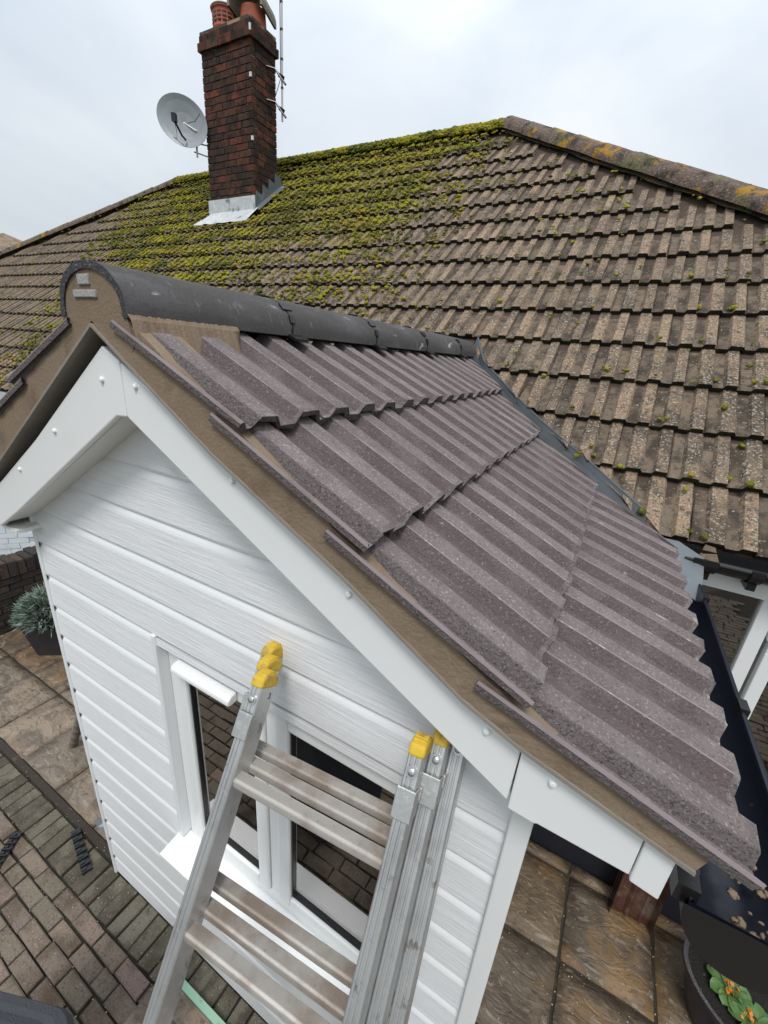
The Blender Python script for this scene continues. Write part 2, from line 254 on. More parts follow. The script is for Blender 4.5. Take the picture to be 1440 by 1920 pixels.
    def mesh(s, name, mats, org=Vector((0, 0, 0)), smooth=False, fixn=True):
        me = bpy.data.meshes.new(name)
        vs = [(U*x-org.x, U*y-org.y, U*(z-ZG)-org.z) for x, y, z in s.v]
        me.from_pydata(vs, [], s.f)
        for m in mats: me.materials.append(MT[m])
        me.polygons.foreach_set('material_index', s.m)
        if fixn:
            import bmesh
            bm = bmesh.new(); bm.from_mesh(me); bmesh.ops.recalc_face_normals(bm, faces=bm.faces); bm.to_mesh(me); bm.free()
        if smooth:
            me.polygons.foreach_set('use_smooth', [True]*len(me.polygons))
            if smooth != 'all':
                import bmesh
                bm = bmesh.new(); bm.from_mesh(me); lim = math.radians(38)
                for e in bm.edges:
                    if len(e.link_faces) != 2 or e.calc_face_angle(0) > lim: e.smooth = False
                bm.to_mesh(me); bm.free()
        me.update(); return me
    def build(s, name, mats, parent=None, smooth=False, fixn=True, **k):
        if isinstance(mats, str): mats = [mats]
        o = bpy.data.objects.new(name, s.mesh(name, mats, origin(parent), smooth, fixn)); C.objects.link(o)
        if parent is not None: o.parent = parent
        return tagit(o, **k)
def bevel(o, w, seg=2):
    m = o.modifiers.new('bevel', 'BEVEL'); m.width = w; m.segments = seg; m.limit_method = 'ANGLE'; m.angle_limit = math.radians(40); m.harden_normals = False
    return o
def inst(name, me, parent, wpos, basis=None, **k):
    """object sharing mesh me (mesh in metres about its own origin); wpos survey units; basis columns"""
    o = bpy.data.objects.new(name, me); C.objects.link(o); o.parent = parent
    B = Matrix([list(r) for r in np.array(basis).T]).to_4x4() if basis is not None else Matrix.Identity(4)
    B.translation = Vector(W(*wpos))-origin(parent); o.matrix_local = B; return tagit(o, **k)
def nrm(v): v = np.array(v, float); return v/np.linalg.norm(v)

# ------------------------------------------------------------------ ground, paving
g = MB(); g.add([(-900, -900, ZG-.14), (900, -900, ZG-.14), (900, 900, ZG-.14), (-900, 900, ZG-.14)], [(0, 1, 2, 3)]); g.build('ground', 'earth', kind='structure')
drive = MB().box((-9, -6, ZG-.12), (6, 1.135, ZG-.03)).build('block_paving', 'joint', kind='structure')
patio = MB().box((-10.2, 1.14, ZG-.12), (6, 3.5, ZG-.035)).build('patio', 'joint', kind='structure')
pv = []
y1 = .82; r = 0
while y1 > -4.2:
    x = -7.6+(r % 2)*.15+random.uniform(-.03, .03)
    while x < 3.2:
        w = .304*random.choice((1, 1, 1, .62, 1)) if r % 3 == 1 else .304
        pv.append((x, y1-.128, x+w, y1, 'paver')); x += w
    y1 -= .1285; r += 1
x = -7.6
while x < 3.2: pv.append((x, .825, x+.142, 1.12, 'border')); x += .142
def vis(p):                       # rough on-screen size of a paving piece, used only to choose which pieces are separate objects
    q = np.array(RC)@np.array(p, float)
    if q[2] < .2: return None
    return 720+783.5*q[0]/q[2], 960+783.5*q[1]/q[2], q[2]
def score(c):
    q = vis(c)
    if q is None: return 1e9
    inside = -60 < q[0] < 1500 and -60 < q[1] < 2000
    hid = (-3.11 < c[0] < .1 and c[1] > 1.1) or (q[0] > 330 and c[1] < .8 and c[0] > -1.2)
    return q[2]+(0 if inside and not hid else 1000)
pv.sort(key=lambda a: score(((a[0]+a[2])/2, (a[1]+a[3])/2, ZG)))
rest = MB()
for i, (x0, ya, x1, yb, mt) in enumerate(pv):
    h = ZG+random.uniform(-.009, .007); jx = random.uniform(-.005, .005); x0 += jx; x1 += jx; gpx = .005+random.uniform(0, .003)
    b = MB() if i < 300 else rest
    b.bbox((x0+gpx, ya+gpx, ZG-.1), (x1-gpx, yb-gpx, h), .008, 1 if (mt == 'border' and i >= 300) else 0, .006)
    if i < 300: b.build('paver', mt, drive, smooth=False, fixn=False)
rest.build('paving_beyond', ['paver', 'border'], drive, kind='stuff', fixn=False)
def riven(b, x0, ya, x1, yb, z, n=7):
    """hand-riven slab: gently uneven top on a small grid, ragged edge"""
    xs = np.linspace(x0, x1, n); ys = np.linspace(ya, yb, n); v = []
    for j in range(n):
        for i in range(n):
            ed = i in (0, n-1) or j in (0, n-1)
            v.append((xs[i]+random.uniform(-.006, .006), ys[j]+random.uniform(-.006, .006), z-(.016 if ed else 0)+random.uniform(-.005, .005)))
    f = [(j*n+i, j*n+i+1, (j+1)*n+i+1, (j+1)*n+i) for j in range(n-1) for i in range(n-1)]
    ring = [i for i in range(n)]+[j*n+n-1 for j in range(1, n)]+[(n-1)*n+i for i in range(n-2, -1, -1)]+[j*n for j in range(n-2, 0, -1)]
    k = len(v); v += [(v[i][0], v[i][1], z-.09) for i in ring]
    f += [(ring[i], k+i, k+(i+1) % len(ring), ring[(i+1) % len(ring)]) for i in range(len(ring))]
    b.add(v, f)
xs = [-10.17+.72*k for k in range(21)]
for iy, (ya, yb) in enumerate([(1.2, 1.92), (1.92, 2.64), (2.64, 3.36), (3.36, 3.5)]):
    for k, x in enumerate(xs):
        if x > 4 or (x > -3.1 and x+.72 < -.1): continue
        b = MB(); riven(b, x+.014, ya+.014, x+.706, min(yb-.014, 3.49), ZG+random.uniform(-.006, .006), 7 if yb-ya > .3 else 4)
        b.build('slab', 'wetslab' if (x > -.5 or (ya > 1.9 and x < -6.4)) else 'slab', patio, smooth='all')
MB().box((-9, 1.135, ZG-.1), (-3.12, 1.2, ZG-.012)).build('kerb_strip', 'darkbrick', kind='structure')

# ------------------------------------------------------------------ roof tile meshes
# local frame: u across, v up the slope from the nose, w normal (survey units -> metres in the mesh)
def lmesh(name, v, f, mats, mi=None, smooth=True):
    me = bpy.data.meshes.new(name); me.from_pydata([(U*a, U*b, U*c) for a, b, c in v], [], f)
    for m in mats: me.materials.append(MT[m])
    if mi: me.polygons.foreach_set('material_index', mi)
    me.update(); return me
OLDP = [(0, -.006), (.02, .0), (.205, 0), (.25, .030), (.49, .030), (.535, 0), (.715, 0), (.76, .030), (.965, .030), (.972, -.006), (1.0, -.006)]
def tile_mesh(name, prof, wd, L, th, mats, jit=0, nv=1, ycut=None, verge=False, mirror=False, locut=None):
    n = len(prof); v = []; f = []; mi = []
    rows = [L*j/nv for j in range(nv+1)]
    if mats[0] == 'newtile': rows = [0, .018]+[.018+(L-.018)*j/nv for j in range(1, nv+1)]; nv = nv+1
    for j, vv in enumerate(rows):
        for i, (t, h) in enumerate(prof):
            uu = t*wd; jj = random.uniform(-jit, jit) if j == 0 else 0
            if ycut is not None: uu = min(uu, ycut(vv)+random.uniform(-.004, .004))
            if locut is not None: uu = max(uu, min(wd, locut(vv)))
            v.append((uu, vv+jj, h+(random.uniform(-jit, jit)*.4 if j == 0 else 0)))
    for j in range(nv):
        for i in range(n-1):
            f.append((j*n+i, j*n+i+1, (j+1)*n+i+1, (j+1)*n+i))
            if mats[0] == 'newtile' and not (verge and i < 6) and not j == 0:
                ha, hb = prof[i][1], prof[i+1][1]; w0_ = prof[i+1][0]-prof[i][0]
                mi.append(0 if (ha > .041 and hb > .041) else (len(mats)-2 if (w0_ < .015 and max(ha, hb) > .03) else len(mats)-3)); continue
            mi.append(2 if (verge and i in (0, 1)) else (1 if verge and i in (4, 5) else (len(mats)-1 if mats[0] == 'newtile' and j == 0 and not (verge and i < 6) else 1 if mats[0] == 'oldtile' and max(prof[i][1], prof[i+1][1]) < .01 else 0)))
    k = len(v)                                   # underside of the nose
    for i in range(n): v.append((v[i][0], v[i][1]+.006+random.uniform(-jit, jit), v[i][2]-th+random.uniform(-jit, jit)))
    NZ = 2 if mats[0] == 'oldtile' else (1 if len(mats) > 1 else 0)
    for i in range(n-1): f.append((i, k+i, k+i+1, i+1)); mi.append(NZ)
    k2 = len(v)                                  # underside
    for i in range(n): v.append((v[n*nv+i][0], v[n*nv+i][1], v[n*nv+i][2]-th))
    for i in range(n-1): f.append((k+i, k2+i, k2+i+1, k+i+1)); mi.append(1 if len(mats) > 1 else 0)
    for i in (0, n-1):                           # sides
        q = [j*n+i for j in range(nv+1)]; face = tuple(q+[k2+i, k+i]); f.append(face if i else face[::-1]); mi.append(1 if len(mats) > 1 else 0)
    if mirror: v = [(-a, b, c) for a, b, c in v]; f = [t[::-1] for t in f]
    return lmesh(name, v, f, mats, mi)

# ------------------------------------------------------------------ main house (bungalow)
P = math.radians(40); cP, sP = math.cos(P), math.sin(P)
zroof = lambda y: math.tan(P)*y-3.9675
EY, RY = 3.46, 9.74
hxR = lambda y: -3.05+(9.72-y)*1.40
hxL = lambda y: -12.65-(9.72-y)*1.86
house = thing('bungalow', (-5, 6, ZG), 'old bungalow with mossy brown tiled hipped roof behind the new porch', 'house')
rf = MB()
d = .045
rf.add([(hxL(EY), EY+.02, zroof(EY)-d), (hxR(EY), EY+.02, zroof(EY)-d), (-3.05, RY, zroof(RY)-d), (-12.65, RY, zroof(RY)-d), (hxL(EY), 16, zroof(EY)-d), (hxR(EY), 16, zroof(EY)-d)],
       [(0, 1, 2, 3), (1, 5, 2), (5, 4, 3, 2), (4, 0, 3)])
roof = rf.build('roof', 'darkbrick', house)
mb = MB()
mb.box((-9.6, 3.5, ZG-.1), (5.0, 3.7, ZG+.46), 0)
mb.build('plinth', 'plinth', house)
G_old = .523; TW = .385; TL = G_old+.09
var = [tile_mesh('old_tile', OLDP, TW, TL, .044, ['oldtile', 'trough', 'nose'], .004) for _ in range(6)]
tilt = math.atan2(.05, G_old)
upM = np.array([0, math.cos(P-tilt), math.sin(P-tilt)]); wM = np.array([0, -math.sin(P-tilt), math.cos(P-tilt)]); uM = np.array([1., 0, 0])
chim = (-9.17, -7.80, 7.88, 8.57)
jobs = []
for r in range(16):
    yn = EY+r*G_old*cP; zn = zroof(yn)
    if yn > RY-.12: break
    x = .26+(r % 2)*(-TW/2)-TW*60
    while x < 3.0:
        xm = x+TW/2; ym = yn+G_old*cP*.5
        if x+TW < hxR(yn+G_old*cP)+.1 and x > hxL(yn+G_old*cP)-.1:
            blocked = (chim[0]-.02 < xm < chim[1]+.05 and chim[2]+.05 < ym < chim[3]-.1)
            # the porch valley cuts the tiles away
            vx = None
            if yn < 4.92:
                pts = [(3.46, .45), (3.82, -.07), (4.16, -.63), (4.4, -.97), (4.73, -1.41), (4.92, -1.62)]
                vx = lambda y, pts=pts: float(np.interp(y, [p[0] for p in pts], [p[1] for p in pts]))
                if -3.44-vx(yn+.4) < x+TW*.5 and x+TW < vx(yn+G_old*cP): blocked = True
            if not blocked: jobs.append((x, yn, zn, vx))
        x += TW
def jscore(j):
    q = vis((j[0]+.2, j[1]+.2, j[2]+.17)); 
    if q is None: return 1e9
    return q[2]+(0 if (-80 < q[0] < 1520 and -40 < q[1] < 1100) else 500)
jobs.sort(key=jscore)
restv = []; restf = []; restm = []; rb = 0
for i, (x, y, z, vx) in enumerate(jobs):
    rx = random.uniform(-.004, .004); tl = random.uniform(-.012, .012); u_ = nrm(uM+np.array([0, 0, tl*.4])+upM*random.uniform(-.01, .01)); w_ = nrm(np.cross(u_, upM)); up_ = np.cross(w_, u_)
    pos = np.array([x+rx, y, z])+upM*random.uniform(-.012, .01)+wM*random.uniform(-.002, .004)
    me = var[random.randrange(6)]
    if vx is not None and x > -2.4 and vx(y) > x:
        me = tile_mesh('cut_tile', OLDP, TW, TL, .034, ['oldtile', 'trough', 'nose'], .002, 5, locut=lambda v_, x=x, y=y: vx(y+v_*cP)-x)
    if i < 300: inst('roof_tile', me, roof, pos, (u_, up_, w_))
    else:
        B = np.array([u_, up_, w_]); a = np.empty(len(me.vertices)*3); me.vertices.foreach_get('co', a)
        vv = (a.reshape(-1, 3)@B)+np.array(W(*pos)); k0 = rb; restm += [p.material_index for p in me.polygons]
        restv.append(vv); restf += [tuple(q+k0 for q in p.vertices) for p in me.polygons]; rb += len(vv)
me = bpy.data.meshes.new('distant_roof_tiles'); off = origin(roof)
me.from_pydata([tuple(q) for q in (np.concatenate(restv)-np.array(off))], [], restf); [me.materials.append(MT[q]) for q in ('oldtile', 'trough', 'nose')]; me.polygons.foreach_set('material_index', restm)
o = bpy.data.objects.new('distant_roof_tiles', me); C.objects.link(o); o.parent = roof; o['kind'] = 'stuff'

# ridge and hips
def halfround(a, b, r, n, mats, parent, name, lift=.0, taper=.012, drop=.12):
    a = np.array(a, float); b = np.array(b, float); L = np.linalg.norm(b-a); d = (b-a)/L
    s = nrm(np.cross(d, (0, 0, 1))); t = np.cross(s, d); k = int(round(L/.69))
    for i in range(k):
        p0 = a+d*L*i/k+t*(lift+random.uniform(-.006, .006)); p1 = a+d*(L*(i+1)/k+.012)+t*(lift+random.uniform(-.006, .006)); m = MB(); A = []; Bq = []
        for q in np.linspace(-.12, math.pi+.12, n):
            rr = r*(1+random.uniform(-.02, .02)); A.append(p0+s*rr*math.cos(q)+t*rr*math.sin(q)*.9); Bq.append(p1+s*(rr-taper)*math.cos(q)+t*(rr-taper)*math.sin(q)*.9)
        mid = [(x+y)/2+t*random.uniform(-.006, .006) for x, y in zip(A, Bq)]
        Ai = [p0+(x-p0)*.86 for x in A]
        m.sheet(A, mid); m.sheet(mid, Bq); m.sheet(Ai, A); m.sheet(Bq, [p1+(x-p1)*.86 for x in Bq])
        m.build(name, mats, parent, smooth=True)
rz = zroof(9.72)
halfround((-3.05, 9.72, rz-.02), (-12.65, 9.72, rz-.02), .17, 9, 'ridgemoss', roof, 'ridge_tile')
halfround((-3.05, 9.72, rz), (hxR(5.2), 5.2, zroof(5.2)), .205, 12, 'hipmat', roof, 'hip_tile')
halfround((-12.65, 9.72, rz), (hxL(6.0), 6.0, zroof(6.0)), .16, 8, 'hipmat', roof, 'hip_tile')
mm = MB()      # dark mortar bedding under the hip
for (x0, y0), (x1, y1) in (((-3.05, 9.72), (hxR(5.2), 5.2)),):
    n = 30; A = []; B = []
    for i in range(n+1):
        t = i/n; x = x0+(x1-x0)*t; y = y0+(y1-y0)*t; A.append((x, y, zroof(y)+.05)); w = .23+random.uniform(-.03, .03); B.append((x-w*1.1, y, zroof(y)+.028))
    mm.sheet(A, B)
mm.build('hip_mortar', 'hipmat', roof)

# moss: countless small cushions on the old roof
def icosa():
    p = (1+5**.5)/2; v = nrm_rows(np.array([(-1, p, 0), (1, p, 0), (-1, -p, 0), (1, -p, 0), (0, -1, p), (0, 1, p), (0, -1, -p), (0, 1, -p), (p, 0, -1), (p, 0, 1), (-p, 0, -1), (-p, 0, 1)], float))
    f = [(0, 11, 5), (0, 5, 1), (0, 1, 7), (0, 7, 10), (0, 10, 11), (1, 5, 9), (5, 11, 4), (11, 10, 2), (10, 7, 6), (7, 1, 8), (3, 9, 4), (3, 4, 2), (3, 2, 6), (3, 6, 8), (3, 8, 9), (4, 9, 5), (2, 4, 11), (6, 2, 10), (8, 6, 7), (9, 8, 1)]
    V = [tuple(x) for x in v]; F = []; mid = {}
    def mp(a, b):
        k = (min(a, b), max(a, b))
        if k not in mid: q = np.array(V[a])+np.array(V[b]); V.append(tuple(q/np.linalg.norm(q))); mid[k] = len(V)-1
        return mid[k]
    for a, b, c in f: x, y, z = mp(a, b), mp(b, c), mp(c, a); F += [(a, x, z), (b, y, x), (c, z, y), (x, y, z)]
    return np.array(V), np.array(F)
def nrm_rows(a): return a/np.linalg.norm(a, axis=1)[:, None]
IV, IF = icosa()
def blobs(name, cen, rad, basis, mat, parent=None, flat=.55, smooth=True, **k):
    """cen (n,3) survey units, rad (n,) ; basis rows u,up,w"""
    n = len(cen); B = np.array(basis); V = IV[None]*(1+rng.uniform(-.35, .35, (n, len(IV), 1))); sc = np.stack([rad*rng.uniform(.8, 1.5, n), rad*rng.uniform(.7, 1.3, n), rad*flat*rng.uniform(.7, 1.3, n)], 1)
    V = (V*sc[:, None])@B+cen[:, None]; V = V.reshape(-1, 3); V = np.stack([U*V[:, 0], U*V[:, 1], U*(V[:, 2]-ZG)], 1)-np.array(origin(parent))
    F = (IF[None]+(np.arange(n)*len(IV))[:, None, None]).reshape(-1, 3)
    me = bpy.data.meshes.new(name); me.vertices.add(len(V)); me.vertices.foreach_set('co', V.ravel().astype(np.float32))
    me.loops.add(F.size); me.loops.foreach_set('vertex_index', F.ravel().astype(np.int32)); me.polygons.add(len(F)); me.polygons.foreach_set('loop_start', (np.arange(len(F))*3).astype(np.int32))
    me.update(calc_edges=True); me.validate()
    if smooth: me.polygons.foreach_set('use_smooth', [True]*len(me.polygons))
    me.materials.append(MT[mat]); o = bpy.data.objects.new(name, me); C.objects.link(o)
    if parent: o.parent = parent
    return tagit(o, **k)
def vnoise(x, y, s, seed):
    r_ = np.random.default_rng(seed); g_ = r_.random((64, 64)); x = x*s+100; y = y*s+100; i = np.floor(x).astype(int); j = np.floor(y).astype(int); fx = x-i; fy = y-j; fx = fx*fx*(3-2*fx); fy = fy*fy*(3-2*fy)
    a = g_[i % 64, j % 64]; b = g_[(i+1) % 64, j % 64]; c = g_[i % 64, (j+1) % 64]; d_ = g_[(i+1) % 64, (j+1) % 64]
    return (a*(1-fx)+b*fx)*(1-fy)+(c*(1-fx)+d_*fx)*fy
def sstep(x, a, b): t = np.clip((x-a)/(b-a), 0, 1); return t*t*(3-2*t)
def dens(x, y):
    hgt = (y-EY)/(RY-EY)
    rightb = 1-sstep(x+1.6*vnoise(x, y, .8, 5), -5.2+1.4*hgt, -.9+.6*hgt)
    leftb = sstep(x+1.8*vnoise(x, y, .7, 6), -13.6, -8.6)
    n_ = .42*vnoise(x, y, .8, 1)+.33*vnoise(x, y, 2.1, 2)+.25*vnoise(x, y, 5, 3)
    v = rightb*leftb*(.22+1.0*sstep(hgt, .12, .95))+.5*sstep(hgt, .82, .98)*leftb*(1-sstep(x, -3.6, -2.8))
    v += .75*np.exp(-((x+9.6)/1.7)**2-((y-6.9)/.8)**2)+.55*np.exp(-((x+8.6)/2.4)**2-((y-6.1)/.5)**2)
    v += .8*np.exp(-((x+9.5)/2.2)**2-((y-4.6)/.8)**2)+.9*np.exp(-((x+7.4)/1.6)**2-((y-4.3)/.7)**2)+.5*np.exp(-((x+4.6)/1.6)**2-((y-5.6)/.8)**2)
    return np.clip(v*2.1*(n_-.20)-.12, 0, 1)
n = 150000
s_ = rng.random(n)*(RY-EY)/cP; x_ = rng.uniform(-16, 2.0, n); rrow = np.floor(s_/G_old); fr = s_/G_old-rrow
y_ = EY+s_*cP
t_ = ((x_-.26+(rrow % 2)*TW/2)/TW) % 1
hp = np.interp(t_, [p[0] for p in OLDP], [p[1] for p in OLDP])
on = np.where(hp > .01, 1.25, .5)*np.where(fr < .4, 1.25, .7)
on = on*np.where((fr < .05) | (fr > .84), .12, 1)*np.where(hp > .01, 1, .55)
keep = (rng.random(n) < dens(x_, y_)*on*.62)
keep2 = (rng.random(n) < .012*np.where(fr < .16, 3.2, .35)*(1+2*(t_ > .95)))      # sparse cushions along noses and joints everywhere
kk = (keep | keep2) & (x_ < np.array([hxR(v) for v in y_])-.15) & (x_ > np.array([hxL(v) for v in y_])+.15)
kk &= ~((x_ > chim[0]-.1) & (x_ < chim[1]+.05) & (y_ > chim[2]-.35) & (y_ < chim[3]))
x_, y_, s_, fr, hp, sel = x_[kk], y_[kk], s_[kk], fr[kk], hp[kk], (keep & ~keep2)[kk]
wl = hp+.05*(1-fr)+.006
cen = np.stack([x_, y_, np.array([zroof(v) for v in y_])], 1)+wM*wl[:, None]-np.array([0, 0, .036])*0
cen = cen-wM*.036
rad = np.where(sel, rng.uniform(.011, .032, len(x_)), rng.uniform(.008, .027, len(x_)))
blobs('moss', cen+wM*.01, rad, (uM, upM, wM), 'moss', roof, .62, kind='stuff')
n = 2600; xr = rng.uniform(-12.6, -3.1, n); q = rng.uniform(-.1, 2.2, n)
blobs('ridge_moss', np.stack([xr, 9.72-np.cos(q)*.165, rz-.02+np.sin(q)*.15], 1), rng.uniform(.02, .05, n), (uM, upM, wM), 'moss', roof, .6, kind='stuff')
n = 900; t = rng.random(n); q = rng.normal(1.6, .45, n); dd = nrm((hxR(5.2)+3.05, 5.2-9.72, zroof(5.2)-rz)); ss = nrm(np.cross(dd, (0, 0, 1))); tt = np.cross(ss, dd)
L_ = np.linalg.norm((hxR(5.2)+3.05, 5.2-9.72, zroof(5.2)-rz)); clump = vnoise(t*L_, t*0, 1.5, 9) > .45
cc = np.array((-3.05, 9.72, rz))+dd*(t*L_)[:, None]+ss*(.17*np.cos(q))[:, None]+tt*(.16*np.sin(q))[:, None]
blobs('hip_moss', cc[clump], rng.uniform(.008, .026, clump.sum()), (dd, ss, tt), 'hipmat', roof, .6, kind='stuff')

# ------------------------------------------------------------------ chimney
cx0, cx1, cy0, cy1 = chim
ch = MB(); ch.box((cx0+.015, cy0+.015, 2.2), (cx1-.015, cy1-.015, 5.70)); chim_o = ch.build('chimney', 'cmortar', house)
CH = .1235; z = 2.42; r = 0
def bricks_course(x0, x1, ya, yb, z, h, off, soldier=False):
    def brick(a, b):
        j_ = lambda: random.uniform(-.005, .005); a = (a[0]+j_(), a[1], a[2]+j_()*.6); b = (b[0]+j_(), b[1], b[2]+j_()*.6); m = MB(); m.bbox(a, b, .006, 0, .004); m.build('brick', 'brick', chim_o, fixn=False)
    L = .352 if not soldier else .176
    x = x0-off
    while x < x1-.01:
        a, b = max(x, x0), min(x+L, x1)
        if b-a > .03: brick((a+.006, ya-.004+random.uniform(-.003, .003), z+.008), (b-.006, ya+.12, z+h-.008))
        x += L
    y = ya+.12-off
    while y < yb-.01:
        a, b = max(y, ya+.12), min(y+L, yb)
        if b-a > .03:
            brick((x1-.12, a+.006, z+.008), (x1+.004+random.uniform(-.003, .003), b-.006, z+h-.008))
        y += L
while z < 5.40:
    bricks_course(cx0, cx1, cy0, cy1, z, CH, (0, .176, .09)[r % 2 if r % 5 else 2]); z += CH; r += 1
bricks_course(cx0-.05, cx1+.05, cy0-.05, cy1+.05, z, .155, .1); z2 = z+.155
bricks_course(cx0-.02, cx1+.02, cy0-.02, cy1+.02, z2, .12, .1)
fl = MB(); fl.box((cx0-.01, cy0-.01, z2+.12), (cx1+.01, cy1+.01, z2+.17)); fl.build('flaunching', 'cmortar', chim_o)
ZT = z2+.13
pc1, pc2 = (-8.80, 8.22, ZT), (-8.12, 8.30, ZT)
cp = MB(); cp.lathe(pc1, [(.27, 0), (.27, .06), (.25, .1), (.26, .14), (.24, .17), (.255, .40), (.275, .42), (.27, .45), (.2, .45), (.19, .2)], 28); cp.build('chimney_pot', 'terracotta', chim_o, smooth=True)
sm = MB()
for zz in (.22, .28, .34):
    for a in np.arange(0, 6.28, .42): sm.obox((pc1[0]+.247*math.cos(a), pc1[1]+.247*math.sin(a), ZT+zz), ((-.038*math.sin(a), .038*math.cos(a), 0), (.006*math.cos(a), .006*math.sin(a), 0), (0, 0, .011)))
sm.build('pot_slots', 'black', chim_o)
rr = MB(); rr.lathe((pc1[0], pc1[1], ZT+.43), [(.272, 0), (.285, .02), (.27, .04), (.2, .04)], 28); rr.build('pot_rim', 'cowl', chim_o, smooth=True)
cp = MB(); cp.lathe(pc2, [(.26, 0), (.26, .08), (.25, .2), (.24, .36), (.2, .36)], 28); cp.build('chimney_pot', 'terracotta', chim_o, smooth=True)
cw = MB(); A = []; Bq = []; A2 = []; B2 = []; cd = nrm((.35, -1, 0)); cs = np.array([-cd[1], cd[0], 0]); cc_ = np.array(pc2)
for q in np.linspace(-.15, math.pi+.15, 18):
    e1 = cs*math.cos(q)+np.array([0, 0, 1])*math.sin(q); h0 = np.array([0, 0, .30])
    A.append(cc_+h0+cd*.36+e1*.36); Bq.append(cc_+h0-cd*.30+e1*.36); A2.append(cc_+h0+cd*.36+e1*.315); B2.append(cc_+h0-cd*.30+e1*.315)
cw.sheet(A, Bq); cw.sheet(A2, B2); cw.sheet(A, A2); cw.sheet(Bq, B2); cw.build('half_round_cowl', 'cowl', chim_o, smooth=True)
# lead flashing
fm = MB(); zf = zroof(cy0)+.03
fm.prism([(cx0-.03, cy0-.028, zf+.02), (cx1+.02, cy0-.028, zf+.02), (cx1+.02, cy0-.028, zf+.30), (cx0-.03, cy0-.028, zf+.30)], (0, 0, 0), (0, .02, 0)); 
A = [(cx0-.14, cy0-.05, zroof(cy0-.05)+.045), *[(cx0+.05+i*.16, cy0-.03, zf+.05) for i in range(8)], (cx1+.12, cy0-.03, zf+.07)]
Bq = [(p[0]-.05, cy0-.34+random.uniform(-.04, .04), zroof(cy0-.34)+.075+random.uniform(-.01, .012)) for p in A]; fm.sheet(A, Bq)
fm.build('apron_flashing', 'leadpale', chim_o)
sf = MB()
for i in range(4):
    ya = cy0+i*.19; yb = ya+.22; sf.prism([(cx1+.012+.004*i, ya, zroof(ya)), (cx1+.012+.004*i, yb, zroof(yb)), (cx1+.012+.004*i, yb, zroof(yb)+.2), (cx1+.012+.004*i, ya+.02, zroof(yb)+.24)], (0, 0, 0), (.012, 0, 0))
sf.sheet([(cx1+.02, cy0-.05, zroof(cy0)+.08), (cx1+.02, cy1+.1, zroof(cy1+.1)+.08)], [(cx1+.16, cy0-.05, zroof(cy0)+.05), (cx1+.16, cy1+.1, zroof(cy1+.1)+.05)])
sf.build('stepped_flashing', 'lead', chim_o)
cl = MB()
for zz in (2.95+.9, 2.95+1.9): cl.obox((cx1-.01, cy0-.01, zz+.1), ((.02, 0, 0), (0, .016, 0), (0, 0, .035)))
cl.obox((cx1+.05, cy0-.05, 5.62), ((.014, 0, 0), (0, .014, 0), (0, 0, .05)))
cl.build('cable_corner_clip', 'white_brick', chim_o)
cb = MB(); cb.tube([(cx1+.012, cy1-.13, 5.0), (cx1+.014, cy1-.16, 4.4), (cx1+.014, cy1-.14, 3.8), (cx1+.02, cy1-.12, 3.2)], .007, 6); cb.build('cable', 'black', chim_o)

# ------------------------------------------------------------------ dish and aerials
dish = thing('satellite_dish', (-9.3, 7.75, 4.1), 'grey satellite dish bracketed to the left side of the brick chimney', 'satellite dish')
dc = np.array([-9.50, 7.55, 4.34]); dn = nrm((.5, -1, .0)); du = nrm(np.cross(dn, (0, 0, 1))); dv = np.cross(du, dn); dv = -dv if dv[2] < 0 else dv
if du[0] < 0: du = -du
dA = du*math.cos(.45)-dv*math.sin(.45); dB = du*math.sin(.45)+dv*math.cos(.45)
m = MB(); ring = []
for k, rr_ in enumerate((0.02, .2, .4, .5)):
    ring.append([dc+dA*rr_*1.12*math.cos(t)+dB*rr_*.86*math.sin(t)-dn*(.10-.4*rr_**2)*1 for t in np.linspace(0, 2*math.pi, 33)])
for a, b in zip(ring, ring[1:]): m.sheet(a, b)
m2 = [p-dn*.012 for p in ring[-1]]; m.sheet(ring[-1], m2); m.build('reflector', 'dish', dish, smooth='all')
m = MB(); lnb = dc+dn*.30-du*.02-dv*.1
m.tube([dc-dv*.33+du*.05, dc+dn*.12-dv*.3+du*.03, lnb-dv*.03], .02, 8); m.build('feed_arm', 'black', dish)
m = MB(); m.obox(lnb+dv*.02, (du*.04, dn*.05, dv*.07)); m.build('receiver_head', 'black', dish)
m = MB(); m.tube([dc-dn*.12, (-9.30, 7.72, 4.2), (cx0, 7.92, 4.2)], .022, 8); m.tube([(-9.33, 7.74, 4.25), (-9.33, 7.74, 3.75)], .02, 8); m.tube([(-9.33, 7.74, 4.0), (cx0, 7.92, 4.0)], .014, 6); m.tube([(-9.40, 7.72, 3.85), (cx0, 7.95, 3.8)], .014, 6); m.build('wall_bracket', 'pole', dish)
m = MB(); m.tube([lnb-dv*.05, lnb-dv*.2+du*.03, lnb-dv*.33+du*.02, lnb-dv*.30-du*.05, dc-dv*.42], .006, 6); m.tube([dc-dv*.05+du*.1+dn*.01, dc+du*.3+dn*.05-dv*.02, dc+du*.42+dv*.12+dn*.05], .006, 6); m.build('cable', 'black', dish)
aer = thing('aerial_mast', (-7.53, 8.45, 4.4), 'tall thin aerial pole clamped to the right side of the brick chimney', 'aerial')
m = MB(); m.tube([(-7.55, 8.478, 4.42), (-7.53, 8.478, 7.9)], .020, 10); m.build('mast', 'pole', aer, smooth=True)
m = MB()
for zz in (4.95, 5.4, 5.85, 6.25, 6.7, 7.1): m.tube([(-7.546, 8.478, zz), (-7.546, 8.478, zz+.03)], .028, 8)
m.build('cable_tie', 'black', aer)
